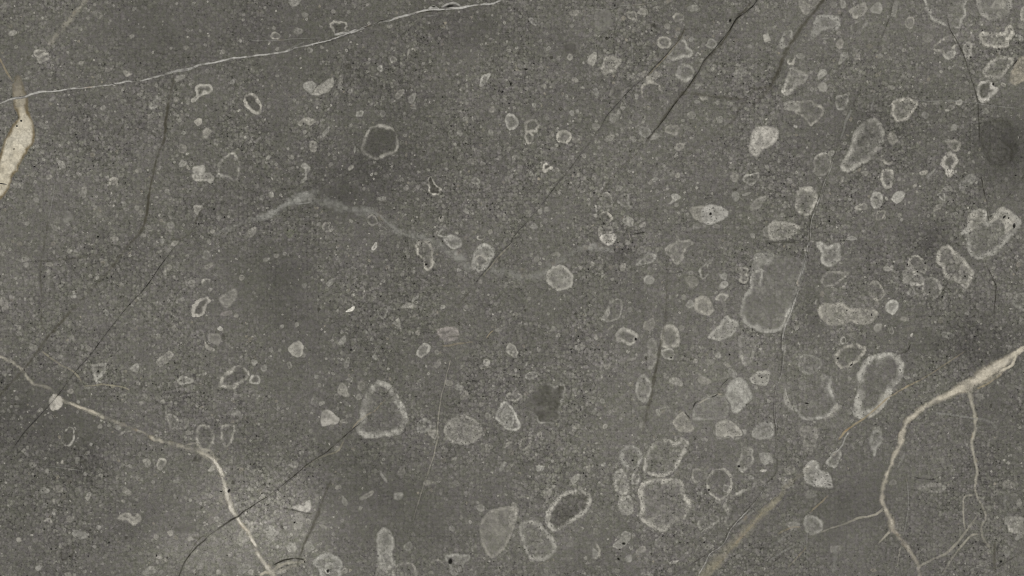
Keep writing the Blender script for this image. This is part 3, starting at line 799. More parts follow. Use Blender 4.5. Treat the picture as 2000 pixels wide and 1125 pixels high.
.3 5 .03 : 1760,400 1830,380 1890,420 1885,520 1850,590 1800,600
@S
.6 4 .45 p : 1466,742 1476,727 1488,724 1502,726 1503,740 1495,752 1475,750
.55 3 .12 : 990,770 1005,765 1018,772 1010,782 995,782
@22
.75 2.4 -.42 m,a330 : 100,900 170,830 240,760 300,750 340,775 400,750 405,850 370,940 375,1010 330,1045 260,1060 210,1050 190,1000 140,950 | dark smooth pebble with only a thin pale outline
.55 4.5 .16 : 965,800 985,710 1020,675 1060,705 1095,760 1085,830 1060,885 1010,880 975,850
.1 3 .35 : E 1280 730 65 35
.35 5 .6 : 1670,800 1700,740 1770,700 1820,730 1850,790 1870,860 1830,900 1790,950 1720,970 1700,900 1670,850 | pale faceted pebble above the round outlined group
.35 3.5 .1 : 1410,1020 1420,940 1480,870 1580,840 1660,850 1690,920 1670,1000 1560,1030 1450,1030
.55 4.5 .26 : 1260,1050 1290,1000 1335,970 1375,1020 1410,1080 1400,1120 1300,1120
@S
.6 4.5 .4 p : 1398,850 1400,828 1415,821 1432,825 1445,838 1450,850 1435,852 1432,858 1425,850 1408,853
.45 4 .32 : 1470,845 1480,830 1495,823 1510,830 1510,850 1490,858 1475,855
@22
.1 3 .4 : E 740 615 35 25
.4 2.6 .05 : E 655 385 18 25
.1 3 .4 : E 770 310 35 10 -35
.1 3 .25 : E 520 465 45 30
.1 3 .4 : E 800 950 20 18
.3 3 .1 : E 725 1080 20 20
.1 3 .38 : E 500 1080 35 25
.3 3 .1 : E 150 690 50 30
.1 3 .4 : E 1680 605 22 20
.1 3 .4 : E 1430 572 20 18
.1 3 .35 : E 1530 575 45 25
.1 3 .35 : E 640 960 16 30 30
.1 3 .4 : E 110 600 10 25 25
.1 3 .4 : E 1720 665 40 30
.1 3 .35 : E 1610 530 25 28
.1 3 .35 : E 930 560 40 10 -15
.1 3 .3 : E 1500 720 50 35
.1 3 .35 : E 1020 1080 30 30
.1 3 .35 : E 1320 310 30 22
.1 3 .3 : E 450 680 40 30
.1 3 .35 : E 1140 970 20 30
@32
.6 6 .26 p : 388,180 420,130 500,125 580,125 660,165 740,160 830,175 850,210 830,255 760,282 690,275 650,260 590,280 520,298 460,275 410,230 | long peanut-shaped pale pebble lying level
.6 5 .38 : 918,140 950,100 985,90 1012,120 1010,170 970,208 930,190
.1 3 .72 m : 825,320 840,285 885,280 885,310 850,350
.2 3 .45 : E 1060 245 32 22
.6 3 -.4 : 560,410 585,375 608,395 600,430 570,440
.7 6 -.05 p : 520,550 545,495 600,455 680,438 740,455 760,490 730,530 690,580 640,615 580,630 540,600 | bean-shaped porous pebble above the ear-shaped one
.42 3.5 .02 : 230,580 270,525 340,530 400,560 420,600 370,650 310,670 260,640
.95 11 .0 p : 660,960 680,880 700,800 690,700 720,640 760,560 830,525 920,510 1000,520 1050,570 1060,640 1030,710 980,770 960,830 930,880 880,950 800,1010 760,990 720,1020 680,1000 | large ear-shaped pebble with a thick pale band for a rim
.2 4 .45 : 860,880 900,820 960,830 930,880 870,960 800,1010 790,990
.7 5 .0 a300 : 150,800 200,920 260,1010 340,1025 430,1020 500,970 535,910 510,850 490,780 490,700 440,680 350,700 250,720 180,760
.2 3 .48 : 135,800 160,780 190,850 215,940 190,950 150,920 125,880
.2 3 .38 : 475,700 490,690 500,790 530,880 510,890 480,800
.1 3 .4 : 430,1025 500,960 540,905 545,940 500,1005
.4 4 .05 p : E 1120 35 40 35
.5 5 .1 p : 1910,90 1940,50 2030,45 2030,165 1950,160 1915,130
.1 3 .5 : E 1525 20 15 22
.1 3 .35 : E 850 125 22 22
.1 3 .35 : E 660 370 28 28
.1 3 .5 : E 395 375 12 12
.3 3 .05 : E 965 330 22 28
.1 3 .92 w : E 1120 370 13 18
.1 3 .5 : E 25 795 12 12
.1 3 .2 : E 1400 370 60 35
.1 3 .42 : E 845 1105 32 24
.1 3 .35 : E 435 690 25 18 -30
.1 3 .4 : E 130 235 28 35
.2 3 .35 p : 10,310 50,285 110,290 105,330 60,350 20,345
.1 3 .4 : E 1080 700 30 12 10
.1 3 .4 : E 1150 685 20 15
.1 3 .3 : E 550 930 30 28
.1 3 .3 : E 1650 850 35 25
.45 3 -.1 a150 : E 380 110 12 28
.1 3 .3 : E 1880 60 30 30
.1 3 .35 : E 130 480 15 40 10
@33
.15 3 .24 : 250,-30 390,-30 380,80 340,180 300,160 270,80
.1 3 .5 : E 15 200 25 40
.6 4 .12 : 450,250 480,200 530,150 570,150 560,220 535,275 490,270
.35 5 .42 b,p : 280,320 300,270 340,230 390,250 400,300 470,320 500,400 490,435 400,430 330,410 295,380
.1 3 .3 : E 170 300 45 40
.1 3 .3 : E 160 410 45 45
.45 4 .18 : 790,70 820,0 880,0 890,70 850,130 835,190 815,150
.45 4.5 .15 : 285,690 310,650 370,660 420,700 430,750 400,790 320,800 290,760
.15 3 .3 : 1850,700 1890,660 2020,680 2020,790 1900,780 1860,740
.35 2.4 -.1 d : E 1370 700 32 30
.1 3 -.5 : E 1272 150 30 30
.2 3 .06 : E 970 400 30 25
.1 3 .3 y : E 820 1080 25 14
.1 3 .25 : E 1880 410 40 35
.1 3 .35 : E 1960 560 25 30
.1 3 .3 : E 1040 230 12 60
.1 3 .3 : E 330 490 40 35
.1 3 .28 : E 200 730 60 40
.1 3 .2 : E 1270 440 110 40 -5
.1 3 .25 : E 520 920 50 40
.1 3 .3 : E 1860 930 30 50
.1 3 .35 : E 1960 820 35 25
.1 3 .28 : E 1770 480 25 20
@03
.5 2.8 -.08 : 475,60 510,-10 545,-40 578,0 570,70 540,115 490,95
.2 3 .35 : E 350 460 35 28
.3 3 .15 : E 455 450 45 30
.1 3 .3 : E 600 220 22 30
.3 3 .45 : 665,510 690,475 715,480 700,520 680,540
.1 3 .4 : E 990 465 38 25
.4 3.5 .55 : 915,675 950,640 1000,635 1040,660 1080,645 1100,680 1070,720 1040,735 1010,710 970,690 930,690 | small winged pale pebble low on the left
.4 3 .35 : 568,800 590,768 640,780 690,800 660,835 610,838
.1 3 .3 : E 545 680 35 28
.4 3 .02 a90 : E 365 715 48 40
.55 2.6 -.15 d,g : 470,950 500,895 560,890 575,930 550,985 500,1005 475,985
.2 3 .36 : 1110,230 1150,205 1175,240 1150,280
.55 4 .05 : 1220,260 1245,210 1290,220 1290,260 1240,300
.2 3 .5 : E 1330 790 24 26
.1 3 -.18 m : 1350,770 1370,730 1450,720 1530,735 1500,780 1400,790
.2 3 .5 : 1135,1085 1160,1050 1225,1085 1180,1110
.55 3 .15 : 1855,1090 1880,1040 1950,1035 1930,1080 1880,1110
.1 3 -.4 : E 1545 215 35 40
.2 3 .6 : 1620,300 1665,260 1680,290 1640,312
.35 3 .05 k : E 1660 660 35 60
.3 3 .36 : 1850,840 1870,780 1930,720 1970,720 1960,790 1920,850 1870,855
.1 3 .45 : E 150 845 20 18
.1 3 .7 b : E 485 240 12 14
.1 3 .5 : E 710 100 15 15
.1 3 .4 : E 350 575 25 20
.1 3 .4 : E 300 1060 30 20
.1 3 .4 : E 530 1115 30 20
.1 3 .45 : E 915 350 15 24 30
.1 3 .35 : E 770 745 22 18
.1 3 -.4 : E 660 235 35 45
.1 3 -.6 : E 680 915 20 14
.1 3 -.5 : E 1605 925 30 9 -10
.1 3 .4 : E 190 150 20 18
.1 3 .4 : E 430 545 25 18
.1 3 .45 : E 1250 1095 22 18
.1 3 .45 : E 1410 535 12 12
.1 3 .35 : E 960 545 16 15
.1 3 .4 : E 1640 505 16 15
.1 3 .35 : E 1215 820 20 22
.1 3 .35 : E 1560 1050 30 22
.1 3 .35 : E 250 260 35 22
.1 3 .4 : E 1465 10 25 16
.1 3 .4 : E 950 15 35 12 -35
.2 3 .02 : E 1490 120 30 30
.1 3 .35 : E 1660 830 25 22
.1 3 .4 : E 1480 830 30 22
.1 3 .35 : E 1370 385 25 20
@13
.3 3 .5 : 1340,-10 1420,-10 1420,40 1395,60 1365,40
.3 3 .45 : 830,0 960,0 930,35 880,50 840,40
.4 3 .2 : E 1815 120 32 25
.1 3 .5 : E 345 165 14 14
.2 3 .4 : 265,260 300,225 330,250 310,285
.1 3 .4 : E 630 130 28 28
.3 3 .72 b : 285,590 340,575 370,580 390,545 420,545 420,600 400,625 350,620 300,605 | bright boot-shaped pebble in the pale patch at lower left
.2 3 .52 p : 285,680 310,640 360,640 370,690 360,740 340,770 295,750 300,710
.4 3 .1 : E 410 700 22 22
.1 3 .58 : 80,800 95,730 140,740 150,770 180,780 150,820 120,840 90,825
.2 3 .68 p : 235,890 265,865 310,880 310,925 280,942 250,930
.55 6 .25 : 440,1030 480,975 550,950 620,970 665,1010 665,1060 640,1150 520,1150 480,1060 | pale pebble with a soft rim cut by the bottom edge, right of the cream vein
.4 3 .1 : E 570 1070 55 50
.2 3 .4 : E 690 1085 35 20
.2 3 .32 : E 415 900 40 45
.2 3 .35 : 810,520 870,475 915,465 900,500 830,530
.1 3 .35 : E 990 350 12 55
.1 3 .3 : E 1340 400 40 25
.1 3 .3 : E 1560 405 32 25
.1 3 .38 m : E 1745 595 32 32
.3 5 .42 : 945,830 960,780 1000,750 1050,780 1070,850 1080,900 1060,960 1080,1020 1060,1060 960,1060 945,960 | tall cloudy pale pebble at the bottom, left of the centre
.2 3 .3 : 950,1060 1060,1060 1080,1180 940,1180
.45 3.5 .02 : 1080,1070 1120,1030 1190,1020 1240,1060 1245,1150 1080,1160
.2 3 .12 : E 1190 890 40 40
.45 3.5 .22 : 1480,1000 1500,960 1560,950 1620,965 1660,960 1665,990 1630,1020 1610,1060 1560,1120 1520,1100 1510,1040
.45 2.4 .05 d : E 1580 1070 33 36
.38 2.5 .02 a120 : E 1420 1070 65 70
@S
.3 4 .15 m : 937,1030 940,1018 955,1000 975,992 995,990 1007,992 1008,1010 1000,1040 988,1065 975,1080 960,1090 945,1070 940,1050 | large faint leaf-shaped grey pebble near the bottom centre
@13
.1 3 .3 : 1920,640 1960,600 1930,720 1890,800 1860,860 1840,870 1870,780
.1 3 .3 : E 1130 310 30 40
.1 3 .45 : E 1920 270 15 45 30
.1 3 .28 : E 1530 755 25 25
.1 3 .5 : E 1715 895 14 14
.1 3 .4 : E 1945 1100 30 22
.1 3 .4 : E 520 740 30 15
.1 3 .35 : E 130 690 22 22
.1 3 .4 : E 20 410 20 18
.1 3 .35 : E 690 540 20 40
.1 3 .35 : E 370 800 25 20
.1 3 .4 : E 200 800 18 22
.1 3 .35 : E 480 530 18 22
.1 3 .4 : E 95 545 20 14
.1 3 .3 : E 1110 500 40 30
.1 3 .35 : E 1960 100 40 14 -35
.1 3 .3 : E 640 430 25 20
@23
.55 4.5 .02 : 60,110 75,60 120,40 155,60 145,110 100,140 65,140
.62 6.5 .02 p : 835,210 860,140 910,108 960,120 1020,180 1000,250 950,290 890,270 850,240 | round pebble with a soft ring, smallest of the touching group of three
.65 4.5 0.02 p : 1030,250 1045,170 1080,120 1130,80 1220,60 1270,85 1320,55 1370,80 1360,140 1320,220 1270,300 1200,340 1120,350 1050,320 1030,290 | lopsided outlined pebble on top of the large round one
.1 4 -.22 m : 1100,160 1130,100 1220,80 1270,110 1260,180 1200,210 1140,240 1110,210
.5 5 .36 p : 795,410 805,330 850,292 885,320 890,380 910,430 900,480 890,490 850,490 810,460
.5 5 .32 p : 825,540 840,490 900,490 930,520 945,600 930,640 870,645 840,610
.45 3.5 .02 : 930,350 960,310 990,350 980,400 940,405
.78 8 .04 p : 985,480 1000,410 1070,375 1150,362 1250,370 1320,395 1350,450 1355,500 1390,530 1385,600 1340,680 1260,715 1210,770 1150,775 1080,735 1000,670 1005,580 | large round pebble with a soft wide ring at the lower right of centre
.8 4 -.04 p : 1518,420 1530,340 1580,298 1650,290 1700,330 1715,400 1700,470 1650,520 1600,530 1550,495 | snail-like round pebble with a thin bright ring
.55 2.6 .05 : E 1670 440 28 28
.42 4 .02 : 1395,360 1420,290 1490,300 1520,330 1480,390 1430,395
.9 6 -.32 p : 260,690 280,610 330,540 400,480 520,455 570,465 615,510 600,590 560,640 480,690 410,740 340,775 290,750 | dark oval pebble with a bright ring, slanting, at the bottom centre
.6 6 .1 p : 60,750 90,705 180,690 230,730 280,790 330,850 348,900 320,960 250,1000 180,1005 110,960 80,850 | oval grey pebble with a soft rim just left of the dark oval one
.5 4 .35 : 785,890 830,850 870,780 915,785 925,820 900,870 860,905 800,905
.1 3 .45 : E 1000 925 45 22 -35
.1 3 .4 : E 910 985 35 30
.1 3 .5 : E 1025 765 15 12
.35 3 .1 : E 660 780 25 25
.5 2.8 .02 a0 : 610,890 650,870 685,920 680,970 640,1000 605,960
.2 3 .5 : E 215 285 32 28
.2 3 .45 : 580,270 605,245 612,290 600,325 585,300
.1 3 .5 : E 715 255 20 15
.3 3 .4 : 455,385 485,345 525,335 520,370 480,410
.1 3 .75 b : E 1270 1015 45 11 -15
.2 3 .3 : E 1535 895 45 20
.2 3 .48 : 1580,-10 1810,-10 1800,40 1740,60 1720,35 1640,50 1600,40
.5 3.5 .15 p : 1795,125 1880,140 1870,180 1890,220 1830,290 1790,320 1755,260 1780,200
.2 3 .5 : E 1970 210 40 60
.1 3 .85 b : E 1960 305 30 10 -10
.5 3 .05 : E 1860 360 22 20
.6 4 -.02 a150 : 1650,580 1690,510 1780,460 1870,420 1900,375 1960,390 1985,410 1900,530 1800,640 1720,720 1690,740 1660,700 1680,640
.4 4 .02 a290 : 1440,640 1500,620 1600,660 1600,700 1540,750 1460,760
.1 3 .3 : E 280 480 35 45
.1 3 .35 : E 10 640 30 90
.3 4 .05 : E 1150 870 45 40
.1 3 .3 : E 320 430 25 20
.1 3 .4 : E 215 20 22 22
.1 3 .3 : E 650 950 30 40
.1 3 .4 : E 1465 480 25 14
.1 3 .4 : E 1230 1080 22 20
.1 3 .35 : E 1080 690 40 20
.1 3 .4 : E 1050 1000 14 22
.1 3 .35 : E 160 520 25 20
.1 3 .35 : E 1050 1110 50 14
@S
.3 5 -.1 d : 1915,262 1925,240 1945,232 1968,238 1982,258 1985,290 1975,315 1955,328 1935,320 1920,295 | dark round patch with faint rings by the right edge
.35 3 .03 d : 1930,300 1938,282 1955,276 1972,284 1976,302 1966,318 1950,322 1936,314
.35 3 .04 d : E 1956 302 11 11 0
# stones beyond the frame
.6 5 .2 : E 2060 250 30 22
.7 6 .1 : E 2110 480 40 28
.5 5 .2 : E 2080 620 26 24
.7 6 -.1 : E 1800 -60 40 28
.6 5 .2 : E 1500 -70 32 24
.6 6 .1 : E 1250 1180 42 30
.5 5 .2 : E 950 1190 36 24
.6 5 .3 : E -60 880 26 20
.6 4 .1 : E -90 150 24 20
.5 4 .2 : E 420 -60 26 18

@03
.1 3 .5 b : E 1180 1060 30 16 10
.1 3 .45 b : E 1130 1100 22 14
.1 3 .5 b : E 1290 1000 18 12
.1 3 .45 b : E 1240 980 26 12 0
.1 3 .5 b : E 1700 560 14 10
.1 3 .45 b : E 1690 680 26 22
@13
.1 3 .5 b : E 60 700 20 14
.1 3 .45 b : E 230 750 14 16
.1 3 .5 b : E 160 900 18 12
.1 3 .5 b : E 380 800 26 10 -20
.1 3 .5 b : E 430 850 16 8
.1 3 .5 b : E 460 525 14 8
.1 3 .45 b : E 150 640 16 12
.1 3 .5 b : E 210 1090 40 14 -25
"""

LIGHT = lin((180, 177, 167)); BRIGHT = lin((192, 188, 178)); TAN = lin((168, 160, 143)); DARK = lin((56, 54, 45)); GREEN = lin((120, 124, 104)); WHITE = lin((225, 222, 212)); PINK = lin((178, 170, 163))

def smooth_closed(pts, sub):
    n = len(pts); out = []
    for i in range(n):
        p0, p1, p2, p3 = pts[i - 1], pts[i], pts[(i + 1) % n], pts[(i + 2) % n]
        for k in range(sub):
            t = k / sub
            out.append(.5 * ((2 * p1) + (-p0 + p2) * t + (2 * p0 - 5 * p1 + 4 * p2 - p3) * t * t + (-p0 + 3 * p1 - 3 * p2 + p3) * t ** 3))
    return np.array(out)

def signed_distance(px, py, poly):
    a = poly; b = np.roll(poly, -1, axis=0); d = b - a
    dx = px[:, None] - a[None, :, 0]; dy = py[:, None] - a[None, :, 1]
    L2 = (d ** 2).sum(1) + 1e-9
    t = np.clip((dx * d[None, :, 0] + dy * d[None, :, 1]) / L2, 0, 1)
    ex = dx - t * d[None, :, 0]; ey = dy - t * d[None, :, 1]
    d2 = ex * ex + ey * ey; k = d2.argmin(1); r = np.arange(len(px))
    dist = np.sqrt(d2[r, k])
    cond = (a[None, :, 1] > py[:, None]) != (b[None, :, 1] > py[:, None])
    xi = a[None, :, 0] + (py[:, None] - a[None, :, 1]) * d[None, :, 0] / (d[None, :, 1] + 1e-12)
    inside = (np.sum(cond & (px[:, None] < xi), axis=1) % 2) == 1
    return np.where(inside, -dist, dist), ex[r, k], ey[r, k]

def parse():
    items = []; tile = TILE['S']
    for line in CLASTS.strip().splitlines():
        line = line.strip()
        if not line or line.startswith('#'): continue
        if line.startswith('@'):
            tile = TILE[line[1:]]; continue
        label = None
        if '|' in line: line, label = line.split('|'); label = label.strip()
        head, body = line.split(':')
        h = head.split(); s, w, k = float(h[0]), float(h[1]), float(h[2]); flags = h[3] if len(h) > 3 else ''
        body = body.split()
        ox, oy, fx, fy = tile
        if body[0] == 'E':
            v = [float(q) for q in body[1:]]
            cx, cy, rx, ry = v[:4]; an = math.radians(v[4]) if len(v) > 4 else random.uniform(-.5, .5)
            n = 8; pts = []
            for i in range(n):
                t = 2 * math.pi * i / n; j = random.uniform(.68, 1.2)
                ux, uy = rx * j * math.cos(t), ry * j * math.sin(t)
                pts.append((cx + ux * math.cos(an) - uy * math.sin(an), cy + ux * math.sin(an) + uy * math.cos(an)))
        else:
            pts = [tuple(float(q) for q in b.split(',')) for b in body]
        pts = np.array([(ox + a * fx, oy + b * fy) for a, b in pts])
        items.append(dict(s=s, w=w, k=k, flags=flags, pts=pts, label=label))
    return items

def clast_data(it, seed):
    poly = smooth_closed(it['pts'], 5)
    lo, hi = poly.min(0), poly.max(0); size = (hi - lo).max()
    # uneven natural outline
    jit = min(2.6, .045 * size + .6)
    nx = fbm(poly[:, 0], poly[:, 1], 9, seed) - .5; ny = fbm(poly[:, 0], poly[:, 1], 9, seed + 5) - .5
    poly = poly + 2 * jit * np.column_stack([nx, ny])
    step = float(np.clip(size / 26, 1.4, 2.8)); own = random.Random(seed); fe = min(2.9, (.8 + size * .035) * own.uniform(.75, 1.5)); fe = .6 if 'w' in it['flags'] else fe; shade = own.uniform(.86, 1.1); warm = own.uniform(-.012, .014)
    lo, hi = lo - fe - 2 * step, hi + fe + 2 * step
    xs = np.arange(lo[0], hi[0] + step, step); ys = np.arange(lo[1], hi[1] + step, step)
    gx, gy = np.meshgrid(xs, ys); W = len(xs)
    x = gx.ravel(); y = gy.ravel()
    sd, ex, ey = signed_distance(x, y, poly)
    keepv = sd < fe
    q = keepv.reshape(gx.shape)
    cell = q[:-1, :-1] | q[1:, :-1] | q[:-1, 1:] | q[1:, 1:]
    far = sd > fe                                   # pull the fringe onto the outline
    pull = np.where(far, (sd - fe) / np.maximum(sd, 1e-6), 0)
    x = x - ex * pull; y = y - ey * pull; sd = np.where(far, fe, sd)
    s, w, k, fl = it['s'], it['w'], it['k'], it['flags']
    n1 = sstep(.25, .75, fbm(x, y, 14, seed + 31)); n2 = vnoise(x, y, 4.2, seed + 77); n3 = sstep(.25, .72, fbm(x, y, 30, seed + 3)); n4 = vnoise(x, y, 8.0, seed + 55)
    outer = sstep(fe, -fe * .8, sd + (n2 - .5) * min(3.2, fe * 1.6))
    depth = -sd + (n4 - .5) * min(w, 5) * .9 + (n2 - .5) * 2.4 + (n1 - .5) * min(w, 6) * .6
    rim = outer * (1 - sstep(w * (.15 if w < 7 else .35), w * (1.55 if w < 7 else 1.5), depth))
    rs = s * ((.72 + .85 * n3) if w < 7 else (.4 + 1.0 * n3)) * (.72 + .66 * n2)
    rs = rs * (.45 + .75 * sstep(.25, .6, vnoise(x, y, 10, seed + 61)))
    ang = [f for f in fl.split(',') if f.startswith('a') and len(f) > 1]
    if ang:
        a0 = math.radians(float(ang[0][1:])); c = poly.mean(0)
        d = np.cos(np.arctan2(-(y - c[1]), x - c[0]) - a0)
        rs = rs * sstep(-.75, .45, d)
    rim_a = np.clip(rim * rs * 1.15, 0, .96)
    inside = sstep(fe * .7, -fe * .8, sd)
    core_a = np.clip(inside * abs(k) * (.48 + .9 * n1) * (.62 + .7 * n2) * (1.0 if size > 22 else .9), 0, .97)
    if size > 36 and k >= -.06 and 'd' not in fl:                      # paler clouds inside the larger pebbles
        core_a = np.clip(core_a + inside * .16 * sstep(.5, .78, fbm(x, y, 16, seed + 93)) * (.5 + n2), 0, .97)
    lightc = LIGHT
    if 'y' in fl: lightc = TAN
    if 'g' in fl: lightc = GREEN
    if 'k' in fl: lightc = PINK
    if 'b' in fl: lightc = BRIGHT
    if 'w' in fl: lightc = WHITE
    lightc = lightc * shade * np.array([1 + warm, 1.0, 1 - 1.6 * warm])
    corec = lightc if k >= 0 else DARK
    rimc = DARK if 'd' in fl else lightc
    al = rim_a + core_a * (1 - rim_a)
    rgb = (rim_a[:, None] * rimc + (core_a * (1 - rim_a))[:, None] * corec) / np.maximum(al, 1e-4)[:, None]
    tint = compose(x, y, np.column_stack([rgb, al]))
    pore = (1.0 if 'p' in fl else .35) * np.clip(inside, 0, 1)
    aux = aux_for(x, y, pore, (.75 if 'm' in fl else .12) * inside)
    quads = []; depthq = []
    iy, ix = np.nonzero(cell)
    b = iy * W + ix
    quads = np.column_stack([b, b + W, b + W + 1, b + 1])
    mid = (-sd)[quads].mean(1)
    return x, y, sd, quads, mid, tint, aux, fe, size

def compact(x, y, z, quads, tint, aux):
    used, inv = np.unique(quads.ravel(), return_inverse=True)
    return np.column_stack([x[used], y[used]]), z[used], inv.reshape(quads.shape), tint[used], aux[used]

def area(p):
    return .5 * abs(np.dot(p[:, 0], np.roll(p[:, 1], 1)) - np.dot(p[:, 1], np.roll(p[:, 0], 1)))

ITEMS = parse()
rank = sorted(range(len(ITEMS)), key=lambda i: -area(np.clip(ITEMS[i]['pts'], [0, 0], [2000, 1125])))
big = set(rank[:300])
placed = []
stuff = []                                          # what is too small to pick out singly
for i, it in enumerate(ITEMS):
    x, y, sd, quads, mid, tint, aux, fe, size = clast_data(it, 100 + 13 * i)
    lo, hi = it['pts'].min(0) - 4, it['pts'].max(0) + 4
    lay = 0
    while any(l == lay and not (hi[0] < a[0] or lo[0] > b[0] or hi[1] < a[1] or lo[1] > b[1]) for a, b, l in placed): lay += 1
    placed.append((lo, hi, lay))
    z = 6.0e-5 + 1.2e-5 * lay + 5e-6 * sstep(fe, -4, sd)
    if i not in big:
        stuff.append(compact(x, y, z, quads, tint, aux)); continue
    name = 'pebble'
    if size > 34 and it['s'] >= .35:
        inner = mid > it['w'] * 1.15
        if inner.sum() > 12 and (~inner).sum() > 12:
            me, loc = make_mesh(name, *compact(x, y, z, quads[inner], tint, aux), M_clast, skirt=False)
            o = link(name, me, loc, slab, it['label'])
            me, loc = make_mesh('rim', *compact(x, y, z, quads[~inner], tint, aux), M_clast)
            link('rim', me, loc, o)
            continue
    me, loc = make_mesh(name, *compact(x, y, z, quads, tint, aux), M_clast)
    link(name, me, loc, slab, it['label'])

# ---------------------------------------------------------------- fine grains and pores, past counting
def density(x, y):
    d = .35 + .9 * fbm(x, y, 140, 61)
    for bx, by, rx, ry, v in [(800, 1010, 170, 110, -.75), (1650, 1010, 140, 110, -.7), (1500, 570, 60, 80, -1.2), (350, 60, 330, 90, -.35),
                              (1150, 300, 330, 180, .35), (330, 400, 260, 160, .2), (1850, 860, 90, 90, -.5), (560, 570, 120, 90, -.3),
                              (300, 950, 230, 140, .2), (1750, 250, 200, 150, -.2), (980, 640, 200, 100, .1), (540, 1010, 90, 100, .8), (330, 1060, 120, 60, .3), (1700, 150, 250, 150, .2), (1760, 1050, 200, 80, -.6)]:
        d = d + v * np.exp(-.8 * (((x - bx) / rx) ** 2 + ((y - by) / ry) ** 2))
    return d

def build_grains():
    n = 26000
    x = rng.uniform(-500, 2500, n * 3); y = rng.uniform(-400, 1525, n * 3)
    keep = rng.uniform(0, 1.3, len(x)) < density(x, y)
    x = x[keep][:n]; y = y[keep][:n]; n = len(x)
    r = np.clip(np.exp(rng.normal(1.02, .42, n)), 1.4, 7.0)
    K = 7
    asp = rng.uniform(.6, 1.0, n); rot = rng.uniform(0, math.pi, n)
    al = np.clip(rng.normal(.24, .17, n), .03, .75)
    al = np.where(r > 4.2, al * .8, al)
    dark = rng.uniform(0, 1, n) < .09
    ring = rng.uniform(0, 1, n) < .28
    bright = rng.uniform(0, 1, n) < .03
    V = []; Z = []; T = []; F = []
    cols = np.tile(LIGHT, (n, 1)) * rng.uniform(.85, 1.12, (n, 1))
    tanmask = rng.uniform(0, 1, n) < .1
    cols[tanmask] = TAN * .95
    cols[bright] = BRIGHT * 1.1; al[bright] = np.maximum(al[bright], .55); r[bright] = np.minimum(r[bright], 2.6)
    cols[dark] = DARK; al[dark] = np.minimum(al[dark] * 2.2, .75); r[dark] *= .7
    chalk = (rng.uniform(0, 1, n) < .45) & (((x - 500) / 130) ** 2 + ((y - 1040) / 100) ** 2 < 1) & ~dark
    cols[chalk] = BRIGHT; al[chalk] = np.maximum(al[chalk], rng.uniform(.3, .7, chalk.sum()))
    for i in range(n):
        b = len(V); z = 5e-6 + 4e-5 * (i / n)
        ca, sa = math.cos(rot[i]), math.sin(rot[i])
        V.append((x[i], y[i])); T.append((*cols[i], al[i] * (.35 if ring[i] else .9)))
        for lvl, q, aa in ((0, .72, 1.15 if ring[i] else .95), (1, 1.12, 0.0)):
            for k in range(K):
                t = 2 * math.pi * k / K; j = rng.uniform(.66, 1.25) * r[i] * q
                ux, uy = j * math.cos(t), j * asp[i] * math.sin(t)
                V.append((x[i] + ux * ca - uy * sa, y[i] + ux * sa + uy * ca)); T.append((*cols[i], min(.97, al[i] * aa)))
        for k in range(K):
            k2 = (k + 1) % K
            F.append((b, b + 1 + k2, b + 1 + k))
            F.append((b + 1 + k, b + 1 + k2, b + 1 + K + k2, b + 1 + K + k))
        Z += [z] * (1 + 2 * K)
    V = np.array(V)
    me, loc = make_mesh('grain', V, np.array(Z), F, np.array(T), aux_for(V[:, 0], V[:, 1], .2, .1), M_matrix, skirt=False)
    o = link('fine_grains', me, loc, slab, 'fine pale and dark grains scattered all over the stone'); o['kind'] = 'stuff'
build_grains()
if stuff:
    vs_, zs, fs, ts, au = [], [], [], [], []; n = 0
    for xy, z, q, t, a in stuff:
        vs_.append(xy); zs.append(z); fs.append(q + n); ts.append(t); au.append(a); n += len(xy)
    me, loc = make_mesh('small_pebbles', np.vstack(vs_), np.concatenate(zs), np.vstack(fs), np.vstack(ts), np.vstack(au), M_clast, skirt=False)
    o = link('small_pebbles', me, loc, slab, 'small pale pebbles between the larger ringed ones'); o['kind'] = 'stuff'

